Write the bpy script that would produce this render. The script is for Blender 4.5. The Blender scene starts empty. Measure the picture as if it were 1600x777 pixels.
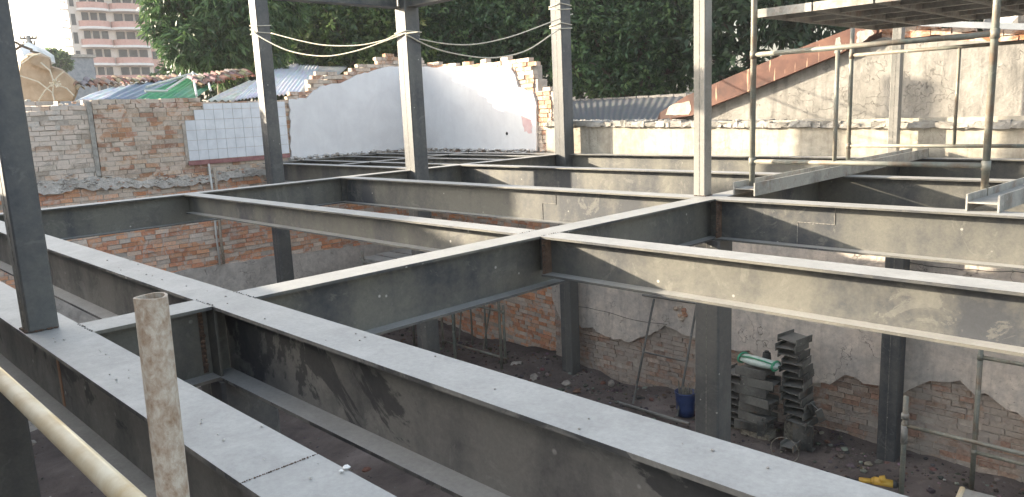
import bpy, bmesh, math, random
import numpy as np
from mathutils import Vector, Matrix
from mathutils.geometry import tessellate_polygon
S = bpy.context.scene
col = S.collection
RD = math.radians
random.seed(7)

# ---------------------------------------------------------------- camera
R3 = np.array([[0.70495632, 0.70790306, -0.04370176],
               [0.09653438, -0.15681096, -0.9828995],
               [-0.70265048, 0.6886825, -0.17888186]])
F, HC = 1189.4148, 0.72
CAM = np.array([0, 0, HC])
cd = bpy.data.cameras.new('camera')
cd.sensor_width = 36; cd.lens = F / 1600 * 36
cd.clip_start = .02; cd.clip_end = 3000
cam = bpy.data.objects.new('camera', cd); col.objects.link(cam)
m = Matrix.Identity(4)
for i in range(3):
    m[i][0] = R3[0][i]; m[i][1] = -R3[1][i]; m[i][2] = -R3[2][i]
m[2][3] = HC
cam.matrix_world = m
S.camera = cam

# ---------------------------------------------------------------- world, sun, exposure
SUN = Vector((-2, -1, .56)).normalized()          # towards the sun
W = bpy.data.worlds.new('World'); S.world = W; W.use_nodes = True
wn = W.node_tree.nodes; wl = W.node_tree.links
sky = wn.new('ShaderNodeTexSky'); sky.sky_type = 'NISHITA'; sky.sun_disc = False
sky.sun_elevation = math.asin(SUN.z); sky.sun_rotation = math.atan2(SUN.x, SUN.y)
sky.air_density = 1.3; sky.dust_density = 4.0; sky.ozone_density = 2.0
hs = wn.new('ShaderNodeHueSaturation'); hs.inputs['Saturation'].default_value = .55
wl.new(sky.outputs[0], hs.inputs['Color']); wl.new(hs.outputs[0], wn['Background'].inputs[0]); wn['Background'].inputs[1].default_value = .15
sd = bpy.data.lights.new('sun', 'SUN'); sd.energy = 4.3; sd.angle = RD(.6); sd.color = (1, .86, .66)
so = bpy.data.objects.new('sun', sd); col.objects.link(so)
so.rotation_euler = SUN.to_track_quat('Z', 'Y').to_euler(); so.location = (-20, -10, 12)
S.view_settings.view_transform = 'Standard'; S.view_settings.look = 'None'
S.view_settings.exposure = 2.08; S.view_settings.gamma = 1; S.view_settings.use_curve_mapping = False
S.cycles.max_bounces = 8; S.cycles.diffuse_bounces = 4; S.cycles.transparent_max_bounces = 8
S.cycles.use_denoising = True

# ---------------------------------------------------------------- helpers
def ray(px, py): return R3.T @ np.array([(px - 800) / F, (py - 388.5) / F, 1.])
def at(px, py, ax, v):                              # pixel -> point on the plane coordinate[ax] = v
    d = ray(px, py); t = (v - CAM[ax]) / d[ax]; return Vector(CAM + t * d)
def atd(px, py, dep): return Vector(CAM + ray(px, py) * dep)
def atp(px, py, p0, n):                             # pixel -> point on a general plane
    d = ray(px, py); n = np.array(n, float); t = n @ (np.array(p0) - CAM) / (n @ d); return Vector(CAM + t * d)

class MB:
    def __init__(s): s.v = []; s.f = []; s.c = []
    def add(s, vs, fs, c=None):
        n = len(s.v); s.v += [tuple(v) for v in vs]; s.f += [tuple(i + n for i in f) for f in fs]
        s.c += [c] * len(fs)
    def box(s, a, b, c=None, M=None, jit=0):
        x0, y0, z0 = a; x1, y1, z1 = b
        vs = [Vector(p) for p in ((x0,y0,z0),(x1,y0,z0),(x1,y1,z0),(x0,y1,z0),(x0,y0,z1),(x1,y0,z1),(x1,y1,z1),(x0,y1,z1))]
        if jit: vs = [v + Vector((random.uniform(-jit,jit),random.uniform(-jit,jit),random.uniform(-jit,jit))) for v in vs]
        if M: vs = [M @ v for v in vs]
        s.add(vs, [(0,3,2,1),(4,5,6,7),(0,1,5,4),(1,2,6,5),(2,3,7,6),(3,0,4,7)], c)
    def tube(s, p, q, r, n=12, r2=None, cap=True, c=None):
        p = Vector(p); q = Vector(q); d = (q - p).normalized(); r2 = r if r2 is None else r2
        a = d.orthogonal().normalized(); b = d.cross(a)
        vs = []
        for P, rr in ((p, r), (q, r2)):
            for i in range(n):
                t = 2 * math.pi * i / n; vs.append(P + (a * math.cos(t) + b * math.sin(t)) * rr)
        fs = [(i, (i+1) % n, n + (i+1) % n, n + i) for i in range(n)]
        if cap: fs += [tuple(range(n))[::-1], tuple(range(n, 2*n))]
        s.add(vs, fs, c)
    def path(s, pts, r, n=8, closed=False, c=None):
        pts = [Vector(p) for p in pts]; k = len(pts); vs = []; up = None
        for i, P in enumerate(pts):
            A = pts[(i-1) % k] if (closed or i) else P; B = pts[(i+1) % k] if (closed or i < k-1) else P
            d = (B - A).normalized()
            if up is None: up = d.orthogonal().normalized()
            up = (up - d * up.dot(d)).normalized(); b = d.cross(up)
            rr = r(i / (k-1)) if callable(r) else r
            for j in range(n):
                t = 2 * math.pi * j / n; vs.append(P + (up * math.cos(t) + b * math.sin(t)) * rr)
        fs = []
        for i in range(k if closed else k - 1):
            i2 = (i+1) % k
            for j in range(n): fs.append((i*n+j, i*n+(j+1) % n, i2*n+(j+1) % n, i2*n+j))
        if not closed: fs += [tuple(range(n))[::-1], tuple((k-1)*n + j for j in range(n))]
        s.add(vs, fs, c)
    def rock(s, p, r, c=None, flat=.7):
        n = 6; vs = []; ph = random.random() * 6
        for k, (zz, rr) in enumerate(((-.5, .7), (.1, 1), (.6, .6))):
            for i in range(n):
                t = ph + 2 * math.pi * i / n; q = rr * random.uniform(.65, 1.15)
                vs.append((p[0] + math.cos(t) * q * r, p[1] + math.sin(t) * q * r, p[2] + (zz + random.uniform(-.15, .15)) * r * flat))
        fs = [tuple(range(n))[::-1]]
        for k in range(2):
            for i in range(n): fs.append((k*n+i, k*n+(i+1) % n, (k+1)*n+(i+1) % n, (k+1)*n+i))
        fs.append(tuple(range(2*n, 3*n))); s.add(vs, fs, c)
    def build(s, name, mat, parent=None, org=None, smooth=False):
        me = bpy.data.meshes.new(name)
        vs = s.v
        if org is not None: vs = [(v[0]-org[0], v[1]-org[1], v[2]-org[2]) for v in vs]
        me.from_pydata(vs, [], s.f); me.materials.append(mat)
        if any(c is not None for c in s.c):
            at_ = me.color_attributes.new('Col', 'FLOAT_COLOR', 'CORNER')
            arr = []
            for f, c in zip(s.f, s.c): arr += list((*(c or (.5,.5,.5)), 1)) * len(f)
            at_.data.foreach_set('color', arr)
        if smooth:
            me.polygons.foreach_set('use_smooth', [True] * len(me.polygons))
        o = bpy.data.objects.new(name, me); col.objects.link(o)
        if parent: o.parent = parent
        return o

def tag(o, label=None, cat=None, group=None, kind=None):
    if label: o['label'] = label
    if cat: o['category'] = cat
    if group: o['group'] = group
    if kind: o['kind'] = kind
    return o
def thing(name, label, cat, loc=(0, 0, 0), rotz=0, group=None):
    o = bpy.data.objects.new(name, None); col.objects.link(o); o.empty_display_size = .1
    o.location = loc; o.rotation_euler = (0, 0, rotz)
    return tag(o, label, cat, group)
def copy_tree(o, parent=None):
    c = o.copy(); col.objects.link(c)
    if parent: c.parent = parent
    for ch in list(o.children): copy_tree(ch, c)
    return c

def prism(outline, to3, th, name, mat, parent=None, org=None):
    """outline: 2-D polygon; to3(u, v, d) -> point; th: thickness."""
    bm = bmesh.new()
    vs = [bm.verts.new(to3(u, v, 0)) for u, v in outline]
    for tri in tessellate_polygon([[Vector((u, v, 0)) for u, v in outline]]):
        try: bm.faces.new([vs[k] for k in tri])
        except ValueError: pass
    back = [bm.verts.new(to3(u, v, th)) for u, v in outline]
    n = len(outline)
    for i in range(n): bm.faces.new((vs[i], vs[(i+1) % n], back[(i+1) % n], back[i]))
    if org is not None:
        for v in bm.verts: v.co -= Vector(org)
    bmesh.ops.recalc_face_normals(bm, faces=bm.faces)
    me = bpy.data.meshes.new(name); bm.to_mesh(me); bm.free(); me.materials.append(mat)
    o = bpy.data.objects.new(name, me); col.objects.link(o)
    if parent: o.parent = parent
    return o
def jag(poly, step, amp, skip=()):
    out = []
    for i, a in enumerate(poly):
        b = poly[(i+1) % len(poly)]; L = math.hypot(b[0]-a[0], b[1]-a[1]); out.append(a)
        if i in skip: continue
        k = int(L / step)
        for j in range(1, k):
            t = j / k; out.append((a[0] + (b[0]-a[0])*t + random.uniform(-amp, amp), a[1] + (b[1]-a[1])*t + random.uniform(-amp, amp)))
    return out

# ---------------------------------------------------------------- materials
def nodes(name):
    M = bpy.data.materials.new(name); M.use_nodes = True
    nt = M.node_tree; return M, nt, nt.nodes, nt.links, nt.nodes['Principled BSDF']
def ramp(N, L, fac, stops):
    r = N.new('ShaderNodeValToRGB'); e = r.color_ramp.elements
    while len(e) < len(stops): e.new(.5)
    for k, (p, c) in zip(e, stops): k.position = p; k.color = (*c, 1) if len(c) == 3 else c
    L.new(fac, r.inputs[0]); return r.outputs[0]
def coords(N, L, scale=(1, 1, 1), rand=True):
    tc = N.new('ShaderNodeTexCoord'); mp = N.new('ShaderNodeMapping'); mp.inputs['Scale'].default_value = scale
    L.new(tc.outputs['Object'], mp.inputs[0])
    if rand:
        oi = N.new('ShaderNodeObjectInfo'); mu = N.new('ShaderNodeMath'); mu.operation = 'MULTIPLY'; mu.inputs[1].default_value = 37
        L.new(oi.outputs['Random'], mu.inputs[0]); L.new(mu.outputs[0], mp.inputs['Location'])
    return mp.outputs[0]
def noise(N, L, co, sc, det=6, rough=.6, dist=0):
    n = N.new('ShaderNodeTexNoise'); n.inputs['Scale'].default_value = sc; n.inputs['Detail'].default_value = det
    n.inputs['Roughness'].default_value = rough; n.inputs['Distortion'].default_value = dist
    L.new(co, n.inputs['Vector']); return n.outputs[0]
def mix(N, L, fac, a, b, mode='MIX'):
    x = N.new('ShaderNodeMixRGB'); x.blend_type = mode
    for i, v in ((0, fac), (1, a), (2, b)):
        if hasattr(v, 'links') or hasattr(v, 'is_linked'): L.new(v, x.inputs[i])
        elif isinstance(v, (int, float)): x.inputs[i].default_value = v
        else: x.inputs[i].default_value = (*v, 1)
    return x.outputs[0]
def math_(N, L, op, a, b=0.):
    x = N.new('ShaderNodeMath'); x.operation = op; x.use_clamp = False
    for i, v in ((0, a), (1, b)):
        if isinstance(v, (int, float)): x.inputs[i].default_value = v
        else: L.new(v, x.inputs[i])
    return x.outputs[0]
def bump(N, L, P, h, strength=.3, dist=.01):
    b = N.new('ShaderNodeBump'); b.inputs['Strength'].default_value = strength; b.inputs['Distance'].default_value = dist
    L.new(h, b.inputs['Height']); L.new(b.outputs[0], P.inputs['Normal'])
def lerp_map(N, L, v, a, b):
    x = N.new('ShaderNodeMapRange'); x.inputs[1].default_value = a; x.inputs[2].default_value = b; L.new(v, x.inputs[0]); return x.outputs[0]

def steel(name, dark, light, dust, dustamt=.9, rust=.0, rough=.55, met=.25, patch=.12):
    """primed structural steel: mottled primer, wiped bands, dust lying on the faces that look up"""
    M, nt, N, L, P = nodes(name)
    co = coords(N, L); big = noise(N, L, co, .9, 5, .6, .6)
    band = noise(N, L, coords(N, L, (2.2, 2.2, .12)), 1.6, 3, .5)
    fine = noise(N, L, co, 22, 8, .7)
    smear = noise(N, L, coords(N, L, (1, 1, 1)), 3.2, 9, .72, 2.2)
    f = math_(N, L, 'ADD', math_(N, L, 'MULTIPLY', big, .45), math_(N, L, 'MULTIPLY', band, .4))
    f = math_(N, L, 'ADD', f, math_(N, L, 'MULTIPLY', fine, .2))
    c = ramp(N, L, f, [(.43, dark), (.50, tuple((p+q)/2 for p, q in zip(dark, light))), (.585, light)])
    sm = ramp(N, L, smear, [(.57, (0, 0, 0)), (.60, (1, 1, 1))])
    c = mix(N, L, math_(N, L, 'MULTIPLY', sm, .35), c, tuple(min(1, x * 1.3 + .02) for x in light))
    wp = noise(N, L, coords(N, L, (1, 1, 1)), 1.25, 10, .66, 1.1)
    c = mix(N, L, math_(N, L, 'MULTIPLY', ramp(N, L, wp, [(.545, (0, 0, 0)), (.565, (1, 1, 1))]), patch), c, tuple(x * .62 for x in dark))
    # splashes of cement
    vo = N.new('ShaderNodeTexVoronoi'); vo.inputs['Scale'].default_value = 9; L.new(co, vo.inputs['Vector'])
    sp = ramp(N, L, vo.outputs['Distance'], [(.05, (1, 1, 1)), (.09, (0, 0, 0))])
    gate = ramp(N, L, noise(N, L, co, 2.1, 3), [(.50, (0, 0, 0)), (.57, (1, 1, 1))])
    c = mix(N, L, math_(N, L, 'MULTIPLY', sp, gate), c, (.42, .41, .38))
    if rust:
        rn = ramp(N, L, noise(N, L, co, 6, 8, .7), [(.60 - rust * .2, (0, 0, 0)), (.72, (1, 1, 1))])
        c = mix(N, L, math_(N, L, 'MULTIPLY', rn, .7), c, (.20, .10, .05))
    g = N.new('ShaderNodeNewGeometry'); sx = N.new('ShaderNodeSeparateXYZ'); L.new(g.outputs['Normal'], sx.inputs[0])
    up = lerp_map(N, L, sx.outputs[2], .35, .8)
    dn = ramp(N, L, noise(N, L, co, 5, 8, .65, .5), [(.3, tuple(x * .80 for x in dust)), (.6, dust), (.78, tuple(min(1, x * 1.14) for x in dust))])
    c = mix(N, L, math_(N, L, 'MULTIPLY', up, dustamt), c, dn)
    c = mix(N, L, .25, c, mix(N, L, 1., c, ramp(N, L, noise(N, L, co, 60, 6, .8), [(.35, (.5, .5, .5)), (.65, (1.3, 1.3, 1.3))]), 'MULTIPLY'))
    L.new(c, P.inputs['Base Color'])
    P.inputs['Metallic'].default_value = met
    rr = math_(N, L, 'ADD', math_(N, L, 'MULTIPLY', big, .25), rough - .1); L.new(rr, P.inputs['Roughness'])
    bump(N, L, P, math_(N, L, 'ADD', fine, math_(N, L, 'MULTIPLY', smear, .6)), .25, .004)
    return M
M_STEEL = steel('primed_steel', (.052, .056, .064), (.150, .145, .125), (.40, .395, .38))
M_STEELN = steel('near_primed_steel', (.045, .048, .055), (.21, .20, .185), (.41, .405, .39), patch=.75)
M_STEELC = steel('column_steel', (.045, .05, .06), (.12, .12, .115), (.36, .35, .33), .6)
M_STEELB = steel('bright_column_steel', (.13, .13, .12), (.24, .23, .21), (.40, .39, .36), .5)
M_OFFCUT = steel('offcut_steel', (.05, .05, .048), (.17, .168, .155), (.24, .235, .22), .8, rust=.25)
M_SCAF = steel('scaffold_paint', (.09, .11, .10), (.25, .25, .215), (.33, .32, .28), .3, rust=.7, rough=.6)
M_BOARD = steel('platform_steel', (.18, .18, .17), (.40, .39, .36), (.45, .44, .41), .5, rust=.4)

def simple(name, c1, c2, sc=8, rough=.85, bs=.3, bd=.01, met=0, stretch=(1, 1, 1), det=8, lo=.35, hi=.65):
    M, nt, N, L, P = nodes(name); n = noise(N, L, coords(N, L, stretch), sc, det, .65, .3)
    L.new(ramp(N, L, n, [(lo, c1), (hi, c2)]), P.inputs['Base Color'])
    P.inputs['Roughness'].default_value = rough; P.inputs['Metallic'].default_value = met
    bump(N, L, P, n, bs, bd); return M
M_RUST = simple('rust', (.07, .045, .035), (.20, .13, .09), 20)
M_WELD = simple('weld', (.05, .045, .04), (.16, .10, .07), 60, .6, .8, .01, .4)
M_SEAM = simple('seam_line', (.05, .048, .045), (.30, .28, .25), 50, .7)
M_PRIMER = simple('orange_primer', (.30, .17, .11), (.42, .26, .18), 12)
M_PIPE = simple('old_galvanised_pipe', (.25, .17, .11), (.47, .42, .355), 75, .8, .8, .003, .0, (1, 1, .7), lo=.33, hi=.62, det=12)
M_CPIPE = simple('cream_pipe', (.58, .44, .25), (.76, .67, .50), 6, .6, .3, .003)
M_ROPE = simple('rope', (.45, .42, .34), (.66, .62, .52), 60, .95)
M_TILEW = simple('white_tile', (.62, .64, .68), (.74, .76, .80), 5, .3, .03)
M_MAROON = simple('maroon_band', (.22, .09, .09), (.35, .17, .16), 9, .6)
M_CONC = simple('rough_concrete', (.24, .225, .20), (.42, .395, .36), 9, .95, .8, .03)
M_CONDUIT = simple('conduit_plastic', (.45, .45, .43), (.62, .61, .58), 6, .6)
M_BLUE = simple('blue_plastic', (.02, .035, .10), (.04, .065, .17), 6, .4, .05)
M_STICK = simple('scrap_sticks', (.10, .09, .07), (.32, .29, .24), 20)
M_BARK = simple('bark', (.07, .055, .04), (.16, .13, .10), 8, .95, .8, .03, 0, (1, 1, .3))
M_CARD = simple('cardboard', (.33, .25, .17), (.47, .37, .27), 4, .9, .2)
M_YEL = simple('yellow_casing', (.40, .22, .03), (.55, .34, .05), 9, .5, .1)
M_BLACK = simple('black_rubber', (.02, .02, .02), (.05, .05, .05), 9, .6)
M_GREENBAG = simple('green_plastic', (.04, .24, .13), (.08, .34, .2), 5, .4)
M_WHITEBAG = simple('white_sack', (.42, .50, .46), (.56, .62, .58), 5, .5)

def vcol(name, rough=.9, bs=.5, bd=.008, sc=40, mul=(.7, 1.25), trans=0, big=None):
    M, nt, N, L, P = nodes(name); a = N.new('ShaderNodeVertexColor'); a.layer_name = 'Col'
    co = coords(N, L, rand=False); n = noise(N, L, co, sc, 6, .7)
    c = mix(N, L, 1., a.outputs[0], ramp(N, L, n, [(.3, (mul[0],)*3), (.7, (mul[1],)*3)]), 'MULTIPLY')
    if big:   # smears of old mortar and limewash over the courses
        q = ramp(N, L, noise(N, L, co, big[0], 7, .68, .8), [(big[1], (0, 0, 0)), (big[1] + .10, (1, 1, 1))])
        c = mix(N, L, math_(N, L, 'MULTIPLY', q, big[2]), c, big[3])
    L.new(c, P.inputs['Base Color']); P.inputs['Roughness'].default_value = rough
    bump(N, L, P, n, bs, bd)
    if trans:
        t = N.new('ShaderNodeBsdfTranslucent'); ms = N.new('ShaderNodeMixShader'); ms.inputs[0].default_value = trans
        L.new(c, t.inputs[0]); L.new(P.outputs[0], ms.inputs[1]); L.new(t.outputs[0], ms.inputs[2])
        L.new(ms.outputs[0], N['Material Output'].inputs[0])
    return M
M_BRICK = vcol('old_brick', bs=.8, mul=(.72, 1.22), big=(4.5, .47, .85, (.62, .515, .43)))
M_BRICKP = vcol('limewashed_brick', bs=.8, mul=(.78, 1.18), big=(3.2, .42, .9, (.66, .56, .485)))
M_BRICKD = vcol('damp_brick', bs=1., bd=.02, sc=22, mul=(.6, 1.3), big=(2.4, .47, .85, (.40, .345, .30)))
M_BRICKL = vcol('orange_brick', bs=.8, mul=(.75, 1.2), big=(5, .50, .8, (.58, .51, .45)))
M_LEAF = vcol('leaf', rough=.45, bs=0, sc=3, mul=(.85, 1.15), trans=.3)
M_ROOFV = vcol('sheet_roof', rough=.6, bs=.15, sc=5, mul=(.75, 1.15))
M_STONE = vcol('stone', bs=.6, sc=30)

def plaster(name, base, alt, stain, rough=.9, crackc=(.09, .08, .07), sc=1.6, vert=True, bs=.5, amt=.6, bd=.015, crk=.5, fine=.5):
    M, nt, N, L, P = nodes(name); co = coords(N, L, rand=False)
    n1 = noise(N, L, co, sc, 8, .68, .4); n2 = noise(N, L, co, sc * 7, 9, .7)
    c = ramp(N, L, n1, [(.38, base), (.62, alt)])
    st = noise(N, L, coords(N, L, (3, 3, .35) if vert else (1, 1, 1), False), 2.2, 7, .7)
    c = mix(N, L, math_(N, L, 'MULTIPLY', ramp(N, L, st, [(.50, (0, 0, 0)), (.68, (1, 1, 1))]), amt), c, stain)
    c = mix(N, L, fine, c, mix(N, L, 1., c, ramp(N, L, n2, [(.35, (.6,)*3), (.62, (1.2,)*3)]), 'MULTIPLY'))
    # chipped spots, pits and a broken network of cracks
    ms = noise(N, L, co, 5.5, 12, .78, 1.2)
    ch = ramp(N, L, ms, [(.64, (0, 0, 0)), (.665, (1, 1, 1))])
    vo = N.new('ShaderNodeTexVoronoi'); vo.feature = 'DISTANCE_TO_EDGE'; vo.inputs['Scale'].default_value = 1.7
    va = N.new('ShaderNodeVectorMath'); va.operation = 'ADD'; L.new(co, va.inputs[0]); nn = N.new('ShaderNodeTexNoise'); nn.inputs['Scale'].default_value = 4; nn.inputs['Detail'].default_value = 8
    L.new(co, nn.inputs['Vector']); L.new(nn.outputs[1], va.inputs[1]); L.new(va.outputs[0], vo.inputs['Vector'])
    ck = ramp(N, L, vo.outputs['Distance'], [(.004, (1, 1, 1)), (.012, (0, 0, 0))])
    gt = ramp(N, L, noise(N, L, co, 1.1, 3), [(.47, (0, 0, 0)), (.53, (1, 1, 1))])
    ch = mix(N, L, 1., ch, math_(N, L, 'MULTIPLY', ck, gt), 'LIGHTEN')
    pit = ramp(N, L, noise(N, L, co, 34, 4, .6), [(.66, (0, 0, 0)), (.70, (1, 1, 1))]); ch = mix(N, L, 1., ch, math_(N, L, 'MULTIPLY', pit, .7), 'LIGHTEN')
    c = mix(N, L, math_(N, L, 'MULTIPLY', ch, crk), c, crackc)
    L.new(c, P.inputs['Base Color']); P.inputs['Roughness'].default_value = rough
    bump(N, L, P, math_(N, L, 'SUBTRACT', math_(N, L, 'ADD', n2, math_(N, L, 'MULTIPLY', n1, .7)), math_(N, L, 'MULTIPLY', ch, .6)), bs, bd)
    return M
M_WHITE = plaster('white_paint', (.68, .67, .68), (.76, .755, .76), (.60, .60, .61), bs=.02, bd=.003, amt=.2, crk=.05, fine=.03, crackc=(.55, .35, .33))
M_LOWER = plaster('stained_render', (.46, .42, .385), (.66, .575, .50), (.29, .26, .24), bs=.9, amt=.5, crk=.7)
M_CREAM = plaster('cream_paint', (.37, .33, .27), (.52, .475, .395), (.25, .22, .18), bs=.4, amt=.8, crk=.4)
M_GABLE = plaster('splashed_cement', (.21, .20, .18), (.33, .31, .28), (.12, .115, .105), bs=.9, bd=.025, sc=.7, amt=.7, crk=.10)
M_SLAB = plaster('broken_slab', (.52, .48, .44), (.66, .62, .58), (.30, .27, .24), bs=.8, bd=.04, sc=4, vert=False, amt=.7, crk=.9)
M_GREYR = plaster('grey_render', (.44, .40, .365), (.58, .53, .48), (.32, .29, .26), bs=.8, vert=False, amt=.3)
M_MORTAR = simple('mortar', (.34, .29, .25), (.52, .46, .40), 10, .95, .7, .02)
M_RUSTSHEET = None
def rust_sheet():
    M, nt, N, L, P = nodes('rusty_sheet'); co = coords(N, L, rand=False)
    n = noise(N, L, co, 3, 8, .65, .3); s = noise(N, L, coords(N, L, (9, 9, .8), False), 1.8, 5, .6)
    c = ramp(N, L, n, [(.35, (.06, .025, .018)), (.52, (.105, .042, .028)), (.7, (.165, .08, .05))])
    c = mix(N, L, ramp(N, L, s, [(.60, (0, 0, 0)), (.66, (1, 1, 1))]), c, (.50, .34, .22))
    L.new(c, P.inputs['Base Color']); P.inputs['Roughness'].default_value = .7; P.inputs['Metallic'].default_value = .1
    bump(N, L, P, n, .3, .01); return M
M_RUSTSHEET = rust_sheet()

def ground_mat():
    M, nt, N, L, P = nodes('trampled_earth'); co = coords(N, L, rand=False)
    n = noise(N, L, co, .8, 10, .7, .5); n2 = noise(N, L, co, 14, 10, .75)
    c = ramp(N, L, n, [(.35, (.08, .064, .058)), (.55, (.16, .13, .118)), (.72, (.27, .23, .21))])
    c = mix(N, L, ramp(N, L, n2, [(.60, (0, 0, 0)), (.72, (.8, .8, .8))]), c, (.20, .17, .155))
    L.new(c, P.inputs['Base Color']); P.inputs['Roughness'].default_value = .95; bump(N, L, P, n2, 1., .05); return M
M_GROUND = ground_mat()

# ---------------------------------------------------------------- ground
G = -3.64
def axis(lo, hi, st, far):
    a = list(np.arange(lo, hi, st)); ext = []; d = st
    x = lo
    while x > -far: d *= 1.5; x -= d; ext.insert(0, x)
    d = st; x = a[-1]; e2 = []
    while x < far: d *= 1.5; x += d; e2.append(x)
    return ext + a + e2
gx = axis(-14, 3, .12, 900); gy = axis(-2, 10, .12, 900)
rng = np.random.RandomState(3)
vs = []
def hill(x, y):
    s = math.sin
    h = .05 * s(x * 1.3 + y * .7) + .04 * s(x * 2.9 - y * 2.1 + 1) + .025 * s(5.1 * x + 4.3 * y) + .015 * s(11 * x - 9 * y)
    if y > 8.2 and y < 9.6: h += .13 * (y - 8.2) * (.6 + .4 * s(x * 1.9))     # rubble banked against the wall
    return h * .8
for y in gy:
    for x in gx:
        near = -14 < x < 3 and -2 < y < 10
        vs.append((x, y, G - .02 + (hill(x, y) + rng.uniform(-.012, .012) if near else 0)))
nx = len(gx); fs = [(j*nx+i, j*nx+i+1, (j+1)*nx+i+1, (j+1)*nx+i) for j in range(len(gy)-1) for i in range(nx-1)]
me = bpy.data.meshes.new('ground'); me.from_pydata(vs, [], fs); me.materials.append(M_GROUND)
me.polygons.foreach_set('use_smooth', [True] * len(fs))
o = bpy.data.objects.new('ground', me); col.objects.link(o); tag(o, kind='structure')

# ---------------------------------------------------------------- brickwork
def brick_wall(parent, org, U, Nn, u0, u1, z0, z1f, mat, pal, name='brickwork', th=.11, skip=None, bh=.072, bl=.215):
    """courses of separate bricks on the face of a mortar core; U along, Nn outwards; z1f(u) is the broken top"""
    mb = MB(); U = Vector(U); Nn = Vector(Nn); Z = Vector((0, 0, 1)); org = Vector(org); g = .009
    zmax = max(z1f(u0 + (u1-u0)*i/60) for i in range(61)); r = 0; z = z0
    while z < zmax:
        off = (r % 2) * bl / 2; u = u0 - off
        while u < u1:
            bw_ = bl * random.choice((.8, .95, 1, 1, 1.1)); a = max(u, u0) + g/2; b = min(u + bw_, u1) - g/2
            um = (a + b) / 2
            if b - a > .03 and z + bh * .5 < z1f(um) and not (skip and skip(um, z)):
                p = random.uniform(-.010, .008) if random.random() > .04 else -.03; zj = random.uniform(-.004, .004)
                c = random.choice(pal); k = random.uniform(.8, 1.15); c = tuple(x * k for x in c)
                vv = []
                for (uu, dd, zz) in ((a,0,z),(b,0,z),(b,p,z),(a,p,z),(a,0,z+bh-g),(b,0,z+bh-g),(b,p,z+bh-g),(a,p,z+bh-g)):
                    d = -th if dd == 0 else p
                    if not dd == 0 or True:
                        jj = .005; vv.append(org + U * (uu + random.uniform(-jj, jj)) + Z * (zz + zj + random.uniform(-jj, jj)) + Nn * d)
                # first four listed corners: back a, back b, front b, front a
                mb.add(vv, [(0,3,2,1),(4,5,6,7),(0,1,5,4),(1,2,6,5),(2,3,7,6),(3,0,4,7)], c)
            u += bw_
        z += bh; r += 1
    return mb.build(name, mat, parent, parent.location)
PAL = [(.44,.24,.14),(.48,.29,.19),(.42,.24,.16),(.50,.36,.26),(.48,.38,.30),(.52,.44,.36),(.49,.42,.35),(.40,.22,.15),(.50,.40,.33)]
PALL = [(.66,.31,.17),(.70,.38,.23),(.60,.29,.18),(.68,.42,.29),(.66,.50,.39),(.68,.57,.48)]
PALP = [(.50,.43,.36),(.54,.47,.41),(.48,.40,.33),(.46,.31,.22),(.55,.50,.45),(.50,.36,.27)]
PALD = [(.38,.23,.17),(.41,.28,.21),(.34,.24,.19),(.40,.31,.25),(.36,.30,.26),(.44,.35,.29)]

def interp(pts):
    def f(u):
        if u <= pts[0][0]: return pts[0][1]
        for (a, x), (b, y) in zip(pts, pts[1:]):
            if u <= b: return x + (y - x) * (u - a) / (b - a + 1e-9)
        return pts[-1][1]
    return f

XW = -12.75
def LW(px, py): p = at(px, py, 0, XW); return (p.y, p.z)          # left wall plane -> (y, z)
# --- left wall: bare brick with a pilaster joint, remains of white tiles
lw = thing('brick_wall', 'old bare brick wall with patch of white tiles, left side of the pit', 'wall', (XW, 3, G))
t1 = LW(40, 161)[1]; t2 = LW(200, 157)[1]; yA = -1.2; yB = LW(145, 200)[0]; yC = LW(288, 200)[0]; yD = LW(446, 200)[0]
lt = LW(340, 161)[1]
core = MB()
core.box((XW-.32, yA, G-.2), (XW-.036, yD, -.17)); core.box((XW-.32, yA, -.17), (XW-.014, yD, min(t1, lt) - .06)); core.box((XW-.0139, yB+.03, -.2), (XW+.022, yD, min(t2, lt) - .08)); core.build('wall_core', M_MORTAR, lw, lw.location)
top = lambda y: (t1 if y < yB else (t2 if y < yC + .25 else lt)) + .03 * math.sin(y * 7) * (1 if y < yB else .3)
brick_wall(lw, (XW, 0, 0), (0, 1, 0), (1, 0, 0), yA, yB, -.144, top, M_BRICKP, PALP, 'limewashed_brickwork')
brick_wall(lw, (XW + .035, 0, 0), (0, 1, 0), (1, 0, 0), yB + .02, yD, -.144, top, M_BRICK, PAL, 'brickwork')
brick_wall(lw, (XW - .02, 0, 0), (0, 1, 0), (1, 0, 0), yA, yD + 3.4, -1.80, lambda y: -.16, M_BRICKL, PALL, 'lower_brickwork')
pil = MB(); pil.box((XW-.03, yB-.05, 0), (XW+.03, yB+.015, t1), jit=.006); pil.build('joint_strip', M_CONC, lw, lw.location)
# rough render dado below
poly = jag([(yA, G-.1), (yD+3.4, G-.1), (yD+3.4, -1.9), (LW(430,400)[0], LW(430,400)[1]), (LW(284,423)[0], LW(284,423)[1]), (yA, -1.65)], .15, .015, (0,))
prism(poly, lambda u, v, d: Vector((XW + .03 - d, u, v)), .06, 'render_dado', M_GREYR, lw, lw.location)
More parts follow.
